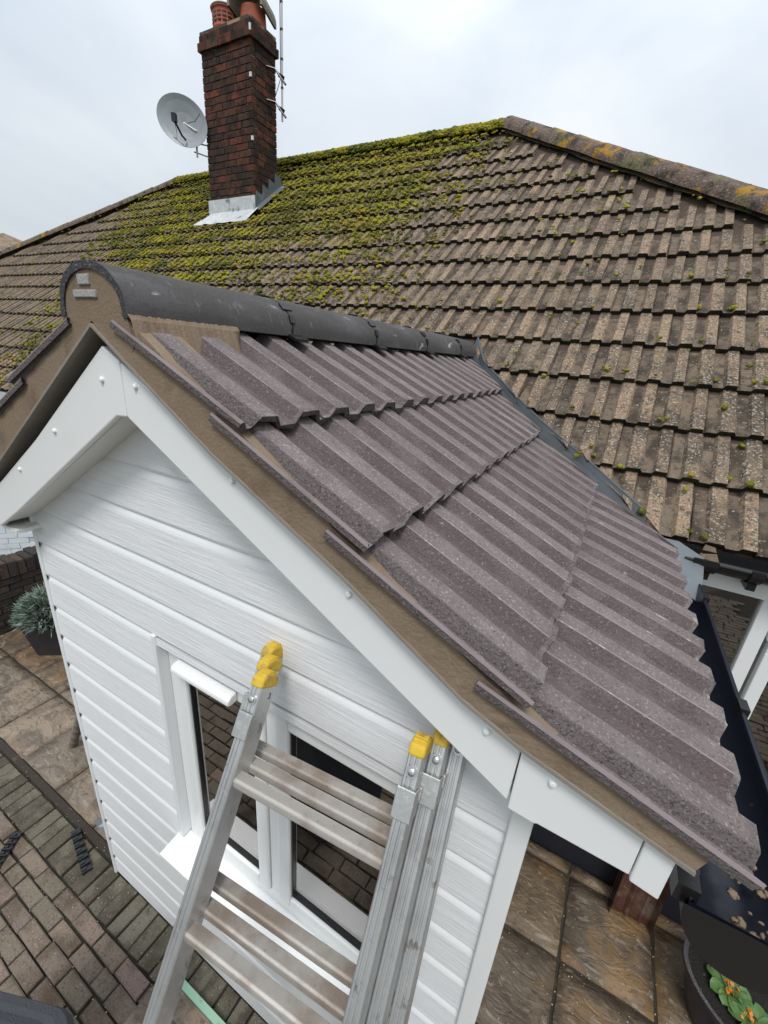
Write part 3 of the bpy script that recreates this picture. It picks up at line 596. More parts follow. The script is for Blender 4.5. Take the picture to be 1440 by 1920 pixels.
for z0, z1 in ((5.15, 4.98), (4.62, 4.45)):
    m = MB(); m.tube([(cx1, 8.3, z0+.12), (-7.66, 8.40, z0+.1), (-7.42, 8.44, z1)], .02, 8); m.obox((-7.54, 8.45, z0-.02), ((.05, .0, -.03), (0, .03, 0), (.015, 0, .03))); m.build('clamp_bracket', 'black', aer)
m = MB(); m.tube([(-7.53, 8.46, 7.8), (-7.57, 8.46, 6.4), (-7.56, 8.45, 5.1), (-7.7, 8.4, 4.75), (cx1+.01, 8.35, 4.6)], .007, 6); m.build('cable', 'black', aer)
m = MB(); m.tube([(-9.0, 8.9, 5.6), (-8.99, 8.9, 7.4)], .011, 8); m2_ = m.build('second_mast', 'pole', aer)
yag = thing('yagi_aerial', (-6.35, 8.2, 6.6), 'end of a yagi aerial poking in at the top edge of the sky', 'aerial')
m = MB(); a = np.array([-6.55, 8.2, 6.75]); b = np.array([-6.32, 8.2, 6.36]); m.tube([a, b], .012, 8); m.build('boom', 'pole', yag)
m = MB()
for t in (.1, .35, .6, .85):
    p = a+(b-a)*t; m.tube([p-np.array((.12, .3, .0)), p+np.array((.12, .3, .0))], .006, 6)
m.build('director_rod', 'pole', yag)
yag2 = MB(); yag2.tube([(-6.55, 8.2, 6.75), (-7.53, 8.478, 7.35)], .012, 8); yag2.build('boom_stay', 'pole', yag)

# ------------------------------------------------------------------ house front wall, window, gutter
wb = MB(); wb.box((-9.6, 3.53, ZG+.46), (.6, 3.7, zroof(3.6)-.08)); wb.box((.6, 3.53, ZG+.46), (5, 3.7, -3.2)); wall = wb.build('wall', 'wbmortar', house)
def brick_wall(parent, x0, x1, z0, z1, y, mat, L=.34, H=.115, cap=150):
    z = z0; r = 0
    while z < z1-.03:
        x = x0-(r % 2)*L/2
        while x < x1:
            a, b = max(x, x0), min(x+L, x1)
            if b-a > .04: m = MB(); m.box((a+.006, y-.012+random.uniform(-.002, .002), z+.006), (b-.006, y+.03, min(z+H, z1)-.006)); m.build('brick', mat, parent, fixn=False)
            x += L
        z += H; r += 1
brick_wall(wall, 1.05, 2.4, ZG+.46, -3.6, 3.53, 'white_brick')
win = MB()
wx0, wx1, wz0, wz1 = .62, 3.2, -3.2, -1.32
zq = [(wx0, wz0), (wx1, wz1)]
for x in (.62, 1.16, 2.2): win.box((x, 3.47, wz0), (x+.09, 3.56, wz1))
win.box((.62, 3.475, wz1), (3.2, 3.555, wz1+.07)); win.box((.62, 3.475, wz0-.06), (3.2, 3.555, wz0)); wf = win.build('window', 'pvc', house); bevel(wf, .004)
s = MB(); s.box((1.28, 3.45, -1.75), (2.18, 3.54, -1.68)); s.box((1.28, 3.45, -3.15), (1.36, 3.54, -1.75)); s.box((2.1, 3.45, -3.15), (2.18, 3.54, -1.75)); s.box((1.28, 3.45, -3.2), (2.18, 3.54, -3.15)); s.box((1.26, 3.452, -1.66), (2.2, 3.54, -1.60)); s.box((1.26, 3.452, -1.40), (2.2, 3.54, -1.33)); bevel(s.build('sash', 'pvc', wf), .004)
p = MB(); p.box((.70, 3.51, wz0), (3.1, 3.52, wz1)); p.build('pane', 'glass', wf)
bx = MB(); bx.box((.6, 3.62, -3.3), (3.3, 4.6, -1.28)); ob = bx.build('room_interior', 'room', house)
fa = MB(); fa.box((.62, 3.44, zroof(3.46)-.30), (5, 3.52, zroof(3.46)-.16)); fa.build('fascia', 'pvc', house)
ft = MB(); ft.box((.45, 3.43, zroof(3.46)-.16), (5, 3.50, zroof(3.46)-.045)); ft.build('felt_strip', 'black', house)
gt = MB()
def gutter_profile(c, r, n=10, depth=1.):
    return [(c[0]+r*math.cos(a), c[1]+r*depth*math.sin(a)) for a in np.linspace(math.pi, 2*math.pi, n)]
yc, zc = 3.36, zroof(3.46)-.075
pr = gutter_profile((yc, zc), .085)
gt.sheet([(.62, a, b) for a, b in pr], [(5, a, b) for a, b in pr]); pi_ = gutter_profile((yc, zc), .077)
gt.sheet([(.62, a, b) for a, b in pi_], [(5, a, b) for a, b in pi_]); gt.tube([(.62, yc-.085, zc), (5, yc-.085, zc)], .011, 8)
gt.sheet([(.62, yc, zc)]*10, [(.62, a, b) for a, b in pr])
gg = gt.build('gutter', 'black', house, smooth=True)
for x in (.74, 1.02, 1.9, 2.8):
    b = MB(); w = .035 if x != .74 else .07
    for rr_ in (.096,):
        p1 = gutter_profile((yc, zc), rr_); b.sheet([(x-w, a, c) for a, c in p1], [(x+w, a, c) for a, c in p1])
    b.box((x-w, yc-.105, zc-.02), (x+w, yc-.08, zc+.018)); b.obox((x, yc+.02, zc-.11), ((w*.7, 0, 0), (0, .07, 0), (0, 0, .025))); b.build('gutter_bracket', 'black', gg)

# ------------------------------------------------------------------ porch
porch = thing('porch', (-1.5, 2.3, ZG), 'new white clad gabled porch with brown ribbed tiles and white bargeboards', 'porch')
XA = -1.735
BW = .2418; Z0 = -1.293+BW*4
soffR = lambda z: -1.66+(-.262-z)/.552
soffL = lambda z: -1.66-(-.262-z)/.59
body = MB()
WR = .05
body.box((WR-.08, 1.16, ZG), (WR, 3.5, -1.2)); body.box((-3.09, 1.16, ZG), (-3.02, 3.5, -1.10)); body.box((-3.09, 1.16, ZG), (WR, 3.5, ZG+.05)); body.box((-3.09, 3.44, ZG), (WR, 3.5, -1.25))
pw = body.build('wall', 'cove', porch)
WX0, WX1, WZ0, WZ1 = -1.965, -.27, -3.20, -1.545
prof = [(0, .016), (.008, .014), (.020, .0095), (.032, .0045), (.044, .001), (.052, 0), (BW-.010, 0), (BW, .003)]
k = 0; z = Z0
while z > ZG:
    zs = [max(z-d, ZG+.0) for d, _ in prof]
    def ext(zz): return max(-3.085, soffL(zz)-.03), min(-.003, soffR(zz)+.03)
    segs = [None]
    if WZ0 < z-BW*.5 < WZ1+BW*.5: segs = ['L', 'R']
    for sg in segs:
        A = []; B = []
        for (d, h), zz in zip(prof, zs):
            a, b = ext(zz)
            if sg == 'L': b = WX0
            if sg == 'R': a = WX1+.02
            A.append((a, 1.11+h, zz)); B.append((max(a, b), 1.11+h, zz))
        A.append((A[-1][0], 1.15, A[-1][2])); B.append((B[-1][0], 1.15, B[-1][2]))
        m = MB(); m.add(A+B, [(i, i+1, len(A)+i+1, len(A)+i) for i in range(5)], 1); m.add(A+B, [(i, i+1, len(A)+i+1, len(A)+i) for i in range(5, len(A)-1)], 0)
        if B[3][0]-A[3][0] > .05: m.build('cladding_board', ['clad', 'cove'], pw)
    if segs[0] and (z > WZ1 > z-BW):          # strip of board above the window head
        m = MB(); m.add([(WX0-.001, 1.112, WZ1), (WX1+.021, 1.112, WZ1), (WX1+.021, 1.112, z-.062), (WX0-.001, 1.112, z-.062)], [(0, 1, 2, 3)]); m.add([(WX0-.001, 1.112, z-.062), (WX1+.021, 1.112, z-.062), (WX1+.021, 1.132, z), (WX0-.001, 1.132, z)], [(0, 1, 2, 3)], 1); m.build('cladding_board', ['clad', 'cove'], pw)
    if segs[0] and (z > WZ0 > z-BW):
        m = MB(); m.add([(WX0-.001, 1.112, WZ0-.05), (WX1+.021, 1.112, WZ0-.05), (WX1+.021, 1.112, z-BW), (WX0-.001, 1.112, z-BW)], [(0, 1, 2, 3)]); m.build('cladding_board', 'clad', pw)
    k += 1; z -= BW
MB().box((-3.09, 1.15, ZG), (WR-.01, 1.158, WZ0-.0)).build('backing', 'cove', pw)
tr = MB(); tr.box((-3.115, 1.095, ZG), (-3.085, 1.21, -1.06)); bevel(tr.build('corner_trim', 'cove', pw), .004)
nt_ = MB()
z = Z0-BW*3
while z > ZG: nt_.add([(-3.084, 1.106, z+.002), (-3.084, 1.106, z-.045), (-3.071, 1.112, z-.010)], [(0, 1, 2)]); z -= BW
nt_.build('trim_notch', 'black', pw)
cb_ = MB(); cb_.box((-.003, 1.085, ZG), (.068, 1.19, -1.22)); bevel(cb_.build('corner_board', 'pvc', pw), .004)
# window with reveal
pwn = MB()
FY = 1.165
def fr(m, x0, x1, z0, z1, t, y0, y1):
    m.box((x0, y0, z0), (x0+t, y1, z1)); m.box((x1-t, y0, z0), (x1, y1, z1)); m.box((x0+t, y0, z1-t), (x1-t, y1, z1)); m.box((x0+t, y0, z0), (x1-t, y1, z0+t))
fr(pwn, WX0+.03, WX1-.01, WZ0, WZ1-.015, .075, FY, FY+.10); pwn.box((-1.185, FY, WZ0+.075), (-1.115, FY+.10, WZ1-.09))
wd_ = pwn.build('window', 'pvc', pw); bevel(wd_, .005)
rv = MB(); rv.box((WX0-.004, 1.10, WZ0), (WX0+.028, FY+.06, WZ1+.012)); rv.box((WX1-.008, 1.10, WZ0), (WX1+.024, FY+.06, WZ1+.012)); rv.box((WX0+.028, 1.125, WZ1-.012), (WX1-.008, FY+.06, WZ1+.012)); bevel(rv.build('reveal_trim', 'cove', wd_), .003)
for (a, b, za, zb) in ((-1.858, -1.19, WZ0+.078, WZ1-.093), (-1.112, -.357, WZ0+.078, WZ1-.093)):
    s = MB(); fr(s, a, b, za, zb, .082, FY-.018, FY+.08); s_o = s.build('sash', 'pvc', wd_); bevel(s_o, .008)
    g = MB(); g.box((a+.075, FY+.02, za+.075), (b-.075, FY+.028, zb-.075)); g.build('pane', 'glass', wd_)
    gk = MB(); fr(gk, a+.081, b-.081, za+.081, zb-.081, .010, FY+.004, FY+.02); gk.build('gasket', 'black', wd_)
sl_ = MB(); sl_.prism([(0, .965, WZ0-.045), (0, FY+.06, WZ0-.02), (0, FY+.06, WZ0), (0, .965, WZ0-.028)], (WX0-.035, 0, 0), (WX1+.03, 0, 0)); sl_.box((WX0-.035, .965, WZ0-.075), (WX1+.03, .982, WZ0-.04)); bevel(sl_.build('sill', 'pvc', wd_), .003)
isl = MB(); isl.box((WX0, 1.28, WZ0+.0), (WX1, 1.62, WZ0+.05)); isl.build('inner_sill', 'pvc', wd_)
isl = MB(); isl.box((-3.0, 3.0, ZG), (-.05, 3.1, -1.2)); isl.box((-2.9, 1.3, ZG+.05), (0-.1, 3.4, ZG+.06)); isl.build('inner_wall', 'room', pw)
vt = MB(); vt.prism([(0, FY-.02, -1.640), (0, FY-.06, -1.648), (0, FY-.082, -1.664), (0, FY-.086, -1.69), (0, FY-.07, -1.705), (0, FY-.02, -1.70)], (-1.80, 0, 0), (-1.355, 0, 0)); bevel(vt.build('trickle_vent_cover', 'pvc', wd_), .006)
# raised lettering helper
def textmesh(s, size, name, mat, parent, M4):
    cu = bpy.data.curves.new('t', 'FONT'); cu.body = s; cu.size = size; cu.extrude = .0002; o = bpy.data.objects.new('t', cu); C.objects.link(o)
    dg = bpy.context.evaluated_depsgraph_get(); me = bpy.data.meshes.new_from_object(o.evaluated_get(dg)); bpy.data.objects.remove(o)
    me.materials.clear(); me.materials.append(MT[mat]); q = bpy.data.objects.new(name, me); C.objects.link(q); q.parent = parent
    M4 = M4.copy(); M4.translation = M4.translation-origin(parent); q.matrix_local = M4; return q
# bargeboards
yb0, yb1 = .955, .985
SB = .955
def bt(x): return float(np.interp(x, [-3.6, -2.55, -1.83, -1.2, -.66, -.2, -.02, .39], [-1.17, -.53, -.045, -.36, -.65, -.905, -.985, -1.09]))
sc2 = lambda L: [(x*SB, 0, z*SB) for x, z in L]
R1 = MB(); R1.prism(sc2([(-1.722, bt(-1.722)), (-.66, bt(-.66)), (-.02, bt(-.02)), (-.024, -1.245), (-.66, -.898), (-1.722, -.310)]), (0, yb0, 0), (0, yb1, 0))
bevel(R1.build('bargeboard', 'pvc', porch), .004)
L1 = MB(); L1.prism(sc2([(-1.727, bt(-1.727)), (-1.727, -.310), (-1.797, -.315), (-2.96, -1.02), (-3.26, -1.19), (-4.2, -1.33), (-4.2, -1.22), (-3.6, bt(-3.6)), (-2.55, bt(-2.55)), (-1.83, bt(-1.83))]), (0, yb0, 0), (0, yb1, 0)); bevel(L1.build('bargeboard', 'pvc', porch), .004)
R2 = MB(); R2.prism(sc2([(-.018, -.98), (.313, -1.07), (.313, -1.268), (.07, -1.262), (.062, -1.268), (-.018, -1.262)]), (0, yb0-.008, 0), (0, yb1, 0)); bevel(R2.build('box_end_board', 'pvc', porch), .003)
R3_ = MB(); R3_.prism(sc2([(.316, -1.07), (.388, -1.09), (.388, -1.295), (.316, -1.282)]), (0, yb0-.012, 0), (0, yb1+.02, 0)); R3_.box((.352, yb1, -1.23), (.368, 3.4, -1.09)); bevel(R3_.build('box_end_cap', 'pvc', porch), .003)
# soffits
so_ = MB(); so_.prism([(-1.66, 0, -.275), (-.02, 0, -1.18), (-.02, 0, -1.14), (-1.66, 0, -.235)], (0, yb1-.004, 0), (0, 1.2, 0)); so_.box((-.02, yb1-.002, -1.205), (.35, 3.4, -1.185)); so_.build('soffit', 'soffit', porch)
so_ = MB(); so_.prism([(-1.66, 0, -.275), (-2.80, 0, -.955), (-3.1, 0, -1.12), (-3.1, 0, -1.08), (-1.66, 0, -.235)], (0, yb1-.004, 0), (0, 1.2, 0)); so_.box((-4.0, yb1-.002, -1.17), (-3.0, 3.4, -1.15)); so_.build('soffit', 'soffit', porch)
# screw caps
for x, zz in ((-1.637, -.182), (-1.135, -.452), (-.627, -.732), (-.123, -1.018), (.079, -1.081), (-1.858, -.176), (-2.329, -.453), (-2.798, -.732)):
    x *= SB; zz *= SB; m = MB(); y_f = yb0-(.008 if x > 0 else 0); pts = [((0, y_f-.012), 0.001), ((0, y_f-.010), .008), ((0, y_f), .0125)]
    m.tube([(x, y_f-.011, zz), (x, y_f-.010, zz), (x, y_f-.004, zz), (x, y_f+.002, zz)], [.003, .008, .012, .0125], 12); m.build('screw_cap', 'pvc', porch, smooth=True)
# undercloak and mortar verge
YV = .925
ucx = [XA, -1.144, -.615, -.192, -.021, .40]; ucz = [.020, -.355, -.632, -.885, -.955, -1.075]
uc = MB(); A = [(x, YV-.005, z) for x, z in zip(ucx, ucz)]; B = [(x, 1.12, z) for x, z in zip(ucx, ucz)]; up = lambda P_, d: [(p[0], p[1], p[2]+d) for p in P_]
uc.sheet(A, B); uc.sheet(up(A, .012), up(B, .012)); uc.sheet(A, up(A, .012)); uc.build('undercloak', 'ucloak', porch)
lux = [XA, -2.89, -3.6, -4.3]; luz = [.020, -.735, -1.12, -1.35]
uc = MB(); A = [(x, YV-.005, z) for x, z in zip(lux, luz)]; B = [(x, 1.12, z) for x, z in zip(lux, luz)]; uc.sheet(A, B); uc.sheet(up(A, .012), up(B, .012)); uc.sheet(A, up(A, .012)); uc.build('undercloak', 'ucloak', porch)
T = [(-1.50, .056), (-.99, -.237), (-.527, -.511), (-.022, -.797), (.503, -1.014)]
def rough_prism(lo, hi, y0, y1, mat, name, parent, n=60):
    m = MB(); A = []; B = []; A2 = []; B2 = []
    for t in np.linspace(0, 1, n):
        i = t*(len(lo)-1); k = min(int(i), len(lo)-2); f = i-k; l = np.array(lo[k])*(1-f)+np.array(lo[k+1])*f; h = np.array(hi[k])*(1-f)+np.array(hi[k+1])*f
        A.append((l[0], y0+random.uniform(-.002, .002), l[1])); B.append((h[0], y0+.012+random.uniform(-.003, .003), h[1]+random.uniform(-.004, .004))); A2.append((l[0], y1, l[1])); B2.append((h[0], y1, h[1]))
    m.sheet(A, B); m.sheet(B, B2); m.sheet(A2, A); return m.build(name, mat, parent, smooth='all')
lo = [(x, z+.012) for x, z in zip(ucx, ucz)]; hx = [XA, -1.2, -.7, -.2, .1, .49]
hi = [(-1.52, .032), (-1.0, -.272), (-.56, -.542), (-.08, -.823), (.15, -.922), (.42, -1.022)]
rough_prism(lo, hi, YV, 1.1, 'mortar', 'verge_mortar', porch)
loL = [(x, z+.012) for x, z in zip(lux, luz)]; hiL = [(-1.95, .032), (-2.9, -.535), (-3.5, -.895), (-4.1, -1.195)]
rough_prism(loL, hiL, YV, 1.1, 'mortar', 'verge_mortar', porch)
# gable peak mortar inside the ridge tile
YR = .915; RX, RZ = XA+.022, .08
gp = MB(); n = 22; pts = [(RX+.185*math.cos(q), RZ+.137*math.sin(q)) for q in np.linspace(0, math.pi, n)]
pts = pts+[(XA-.24, -.02), (XA-.2, -.085), (XA, .04), (XA+.2, -.08), (XA+.24, -.03)]
gp.prism([(a, 0, b) for a, b in pts], (0, YV+.003, 0), (0, .99, 0)); gp.build('peak_mortar', 'mortar', porch)
for (a, b, zz, hh) in ((-1.775, -1.705, .172, .017), (-1.815, -1.672, .127, .0125)):
    m = MB(); m.box((a, YV-.004, zz-hh), (b, YV+.02, zz+hh)); bevel(m.build('tile_slip', 'slip', porch), .002)
# ridge tiles
ys = [YR, 1.755, 2.595, 3.435, 4.275, 4.80]
def rprof(k=1., lift=0):
    return [(RX+.205*k*math.cos(q)*(1.0 if abs(math.cos(q)) < .9 else 1.0), RZ-.012+lift+(.163*k)*abs(math.sin(q))**.9*(1 if math.sin(q) > 0 else -1)) for q in np.linspace(-.06, math.pi+.06, 19)]
for i in range(5):
    m = MB(); a = rprof(1, 0); b = rprof(.99, random.uniform(-.004, .004)); ai = rprof(.87, -.004); y0, y1 = ys[i]+.006, ys[i+1]-.006
    if i == 4: y1 = 4.8
    mk = lambda pr, y: [(x, y+random.uniform(-.0025, .0025), z) for x, z in pr]
    A = mk(a, y0); B = mk(b, y1); Ai = mk(ai, y0); Bi = mk(ai, y1); m.sheet(A, B, 0); m.sheet(Ai, A, 1); m.sheet(B, Bi, 1); m.sheet(Ai, Bi, 1)
    m.sheet([A[0], B[0]], [Ai[0], Bi[0]], 1); m.sheet([A[-1], B[-1]], [Ai[-1], Bi[-1]], 1); m.build('ridge_tile', ['ridge', 'ridge_edge'], porch, smooth=True)
    if i:
        m = MB(); a = rprof(.985); b = rprof(.985); m.sheet([(x, ys[i]-.03, z) for x, z in a], [(x, ys[i]+.03, z) for x, z in b])
        for q in (.35, .75, 1.57, 2.4):
            x = RX+.208*math.cos(q); zz = RZ-.012+.168*math.sin(q)**.9; m.obox((x, ys[i]+.005, zz), ((.018*math.sin(q), 0, -.018*math.cos(q)), (0, .034*(1 if q > .5 else .5), 0), (.004*math.cos(q), 0, .004*math.sin(q))))
        m.obox((RX+.22, ys[i]+.02, RZ-.03), ((.03, 0, -.012), (0, .05, 0), (.003, 0, .006))); m.build('ridge_union', 'black', porch)
# black dry-ridge roll in the shadow under the ridge
dr = MB(); dr.prism([(RX-.17, 0, RZ-.03), (RX+.17, 0, RZ-.03), (RX, 0, RZ+.11)], (0, 1.36, 0), (0, 4.78, 0)); dr.build('ridge_roll', 'black', porch)
# new tiles
NP_ = [(0, .004), (.012, .0), (.10, .0), (.165, .040), (.175, .042), (.345, .042), (.355, .040), (.42, 0), (.60, 0), (.665, .040), (.675, .042), (.865, .042), (.875, .040), (.94, .0), (.985, .0), (.990, -.014), (1.0, -.014)]
VP_ = [(0, .020), (.012, .027), (.028, .025), (.050, .006), (.115, .002), (.165, .040), (.175, .042), (.345, .042), (.355, .040), (.42, 0), (.60, 0), (.665, .040), (.675, .042), (.865, .042), (.875, .040), (.94, .0), (.985, .0), (.990, -.014), (1.0, -.014)]
NW = .42; TH = .046
cutx = [-1.6, -1.0, -.53, -.03, .348, .56]; cuty = [4.78, 4.06, 3.64, 3.42, 3.14, 2.90]
nsub = 4
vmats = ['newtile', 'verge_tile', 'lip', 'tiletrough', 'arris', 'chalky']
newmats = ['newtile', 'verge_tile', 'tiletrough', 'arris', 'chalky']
for side in (1, -1):
    rt = thing if False else None
    slope = MB(); xs_ = [XA]+[t[0] for t in T[1:]]; zs_ = [.05]+[t[1] for t in T[1:]]
    pts = [(XA, .07)]+[(t[0], t[1]-.0) for t in T[1:]]
    poly = [(XA+side*(x-XA)-side*(.06 if x > .4 else 0), z-.085) for x, z in pts]
    yend = lambda x: float(np.interp(x, cutx, cuty))
    A = [(x, 1.06, z) for x, z in poly]; B = [(x, yend(XA+abs(x-XA))-.03, z) for x, z in poly]
    slope.sheet(A, B); sl_o = slope.build('roof_slope', 'black', porch)
    for k in range(4):
        nx, nz = T[k+1]; hx_, hz_ = T[k] if k else (-1.58, .025)
        nose = np.array([XA+side*(nx-XA), 0, nz]); head = np.array([XA+side*(hx_-XA), 0, hz_])
        up_ = head-nose; L = np.linalg.norm(up_); up_ /= L; w0 = np.cross(up_, np.array([0, 1., 0])) if side == -1 else np.cross(np.array([0, 1., 0]), up_)
        # lower the head so each course tucks beneath the one above
        hd = head-(w0*TH*1.05 if k else 0*w0); up_ = nrm(hd-nose); w_ = np.cross(np.array([0, 1., 0])*side, up_); w_ = w_ if w_[2] > 0 else -w_
        u_ = np.cross(up_, w_); L = np.linalg.norm(hd-nose)+(.13 if k else .02)
        usgn = 1 if u_[1] > 0 else -1; u_ = np.array([0, float(usgn), 0])
        y = .915; q = 0
        while True:
            xn = nx; ycn = float(np.interp(nx, cutx, cuty)); ycm = float(np.interp(nx-.45*.8, cutx, cuty))
            if y > ycm-.02: break
            fin = y+NW > ycn-.0 
            yc = None
            if fin: yc = (lambda vv, y=y, nx=nx, c=abs(up_[0]): float(np.interp(nx-vv*c, cutx, cuty))-y)
            pf, mats, vg = (VP_, vmats, True) if q == 0 else (NP_, newmats, False)
            key = (k, side, q == 0, random.randrange(3))
            if fin or key not in ORG:
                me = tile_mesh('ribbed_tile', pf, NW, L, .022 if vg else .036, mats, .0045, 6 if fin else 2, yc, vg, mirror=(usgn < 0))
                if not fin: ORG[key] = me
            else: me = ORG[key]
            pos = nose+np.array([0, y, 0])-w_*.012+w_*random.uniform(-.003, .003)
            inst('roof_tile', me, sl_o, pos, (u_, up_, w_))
            y += NW; q += 1
# ridge bedding mortar (first length only) on the right slope
m = MB(); A = []; B = []; C_ = []
for y in np.linspace(.925, 1.40, 90):
    t = ((y-.915)/NW) % 1; pf = VP_ if y < .915+NW else NP_; h = np.interp(t, [p[0] for p in pf], [p[1] for p in pf])
    w = random.uniform(-.003, .003); ed = .03*max(0, (y-1.37)/.03)
    A.append((RX+.185, y, RZ+.01)); B.append((RX+.216+w, y, RZ-.03)); C_.append((RX+.236-ed+w+(.042-h)*.5, y, -.052+h-.004))
m.sheet(A, B); m.sheet(B, C_); m.build('ridge_mortar', 'mortar', porch, smooth='all')
# valley trough
vp = [(-1.60, 5.02), (-1.41, 4.73), (-.97, 4.40), (-.63, 4.166), (-.066, 3.825), (.372, 3.547)]
m = MB(); A = []; B = []; Cc = []; Dd = []
pz = lambda x: float(np.interp(x, [t[0] for t in [(XA, .09)]+T], [z for _, z in [(XA, .09)]+T]))
for x, y in vp:
    zt = zroof(y)+.015; cy = float(np.interp(x, cutx, cuty))
    A.append((x, y, zt)); Bx = x-.02; B.append((x-.012, y-.018, zt-.045)); Cc.append((x-.0, cy-.10, min(pz(x)-.07, zt-.05)))
m.sheet(A, B); m.sheet(B, Cc); valley = m.build('valley_trough', 'valley', porch)
m = MB(); m.tube([(x+.004, y+.01, zroof(y)+.015) for x, y in vp], .013, 8); m.build('valley_edge_roll', 'valley', porch, smooth=True)
m = MB(); a = (.36, 3.54, zroof(3.54)+.02); n_ = 9
for r_ in range(5):
    pass
A = [(.34+.08*i, 3.50-.03*i, zroof(3.5)+.0+random.uniform(-.02, .03)-.05*i*.5) for i in range(6)]; B = [(.36+.07*i, 3.25-.06*i, -1.13-.035*i+random.uniform(-.02, .02)) for i in range(6)]; Mi = [((p[0]+q[0])/2, (p[1]+q[1])/2, (p[2]+q[2])/2+random.uniform(-.01, .03)) for p, q in zip(A, B)]
m.sheet(A, Mi); m.sheet(Mi, B); m.build('lead_apron', 'lead', porch, smooth='all')
m = MB(); m.add([(.72, 3.42, -1.16), (.84, 3.40, -1.17), (.80, 3.45, -1.08), (.74, 3.45, -1.07)], [(0, 1, 2, 3)]); m.build('underfelt_flap', 'mortar', house)
# porch gutter
gx, gz, gr = .575, -1.235, .135; gy0, gy1 = .985, 3.30
def gp_(r, dz=0): return [(gx+r*math.cos(a), gz+dz+r*1.15*math.sin(a)) for a in np.linspace(math.pi, 2*math.pi, 16)]
m = MB(); o_, i_ = gp_(gr), gp_(gr-.01)
m.sheet([(x, gy0, z) for x, z in o_], [(x, gy1, z) for x, z in o_]); m.sheet([(x, gy0, z) for x, z in i_], [(x, gy1, z) for x, z in i_])
m.sheet([(gx, gy0, gz)]*16, [(x, gy0, z) for x, z in o_]); m.sheet([(gx, gy1, gz)]*16, [(x, gy1, z) for x, z in o_]); m.tube([(gx+gr, gy0, gz), (gx+gr, gy1, gz)], .010, 8)
pgut = m.build('gutter', 'navy', porch, smooth=True)
m = MB(); e_ = gp_(gr+.012); m.sheet([(x, gy0-.012, z) for x, z in e_], [(x, gy0+.07, z) for x, z in e_]); m.sheet([(gx, gy0-.012, gz+.006)]*16, [(x, gy0-.012, z) for x, z in e_]); m.box((gx-gr-.03, gy0+.01, gz-.03), (gx-gr+.02, gy0+.08, gz+.03)); m.box((gx-gr-.01, gy0+.075, gz-.02), (gx-gr+.03, gy0+.17, gz+.012)); m.build('stop_end', 'black', pgut, smooth=True)
for y in (1.9, 2.9):
    m = MB(); m.sheet([(x, y-.03, z) for x, z in gp_(gr+.008)], [(x, y+.03, z) for x, z in gp_(gr+.008)]); m.box((gx+gr-.012, y-.035, gz-.012), (gx+gr+.02, y+.035, gz+.02)); m.build('gutter_bracket', 'black', pgut)
dbl = MB()
n = 34; cen = np.stack([rng.normal(gx+.03, .045, n), rng.uniform(gy0+.03, 1.25, n), gz-.10+rng.uniform(-.01, .05, n)], 1)
blobs('mortar_droppings', cen, rng.uniform(.003, .011, n), np.eye(3), 'mortar', pgut, .8, False, kind='stuff')
# under-roof closing pieces
m = MB(); m.box((.375, yb1+.06, -1.20), (.41, 3.4, -1.06)); m.build('fascia', 'pvc', porch)
m = MB(); m.box((.0, 1.08, -1.183), (.36, 3.4, -1.10)); m.build('eaves_packing', 'black', porch)

# ------------------------------------------------------------------ ladder
lad = thing('extension_ladder', (-.6, -1.3, ZG), 'triple aluminium ladder with yellow end caps leaning on the white cladding', 'ladder')
LF = 1.07; P0 = np.array([-.843, .813, -1.092])*LF; yaw, roll, tl = .051, -.035, .577; LW = .54*LF
Rz = np.array([[math.cos(yaw), -math.sin(yaw), 0], [math.sin(yaw), math.cos(yaw), 0], [0, 0, 1]]); ct, st = math.cos(tl), math.sin(tl)
Rx = np.array([[1, 0, 0], [0, ct, st], [0, -st, ct]]); cr_, sr_ = math.cos(roll), math.sin(roll); Ry = np.array([[cr_, 0, sr_], [0, 1, 0], [-sr_, 0, cr_]])
ML = Rz@Rx@Ry
def LP(u, v, n): return P0+ML@np.array([u, -n, v])      # u across, v up, n towards the viewer
eu, ev, en = ML@np.array([1., 0, 0]), ML@np.array([0, 0, 1.]), ML@np.array([0, -1., 0])
SW, SDp = .049, .098; LEN = 4.28
def stile(u0, u1, n0, v1, inner):
    """inner: +1 inner web on the high-u side; front face grooved"""
    m = MB(); c = .004; mid = (u0+u1)/2
    pr = [(u0, n0-c), (u0+c, n0)]
    for g_ in (.30, .62): q = u0+(u1-u0)*g_; pr += [(q-.004, n0), (q-.002, n0-.004), (q+.002, n0-.004), (q+.004, n0)]
    pr += [(u1-c, n0), (u1, n0-c), (u1, n0-SDp+c), (u1-c, n0-SDp), (u0+c, n0-SDp), (u0, n0-SDp+c)]
    a = [LP(u, -LEN, n) for u, n in pr]; b = [LP(u, v1, n) for u, n in pr]; k = len(pr)
    m.add(a+b, [(i, (i+1) % k, k+(i+1) % k, k+i) for i in range(k)]+[tuple(range(k)), tuple(range(k, 2*k))]); m.build('stile', 'alu', lad)
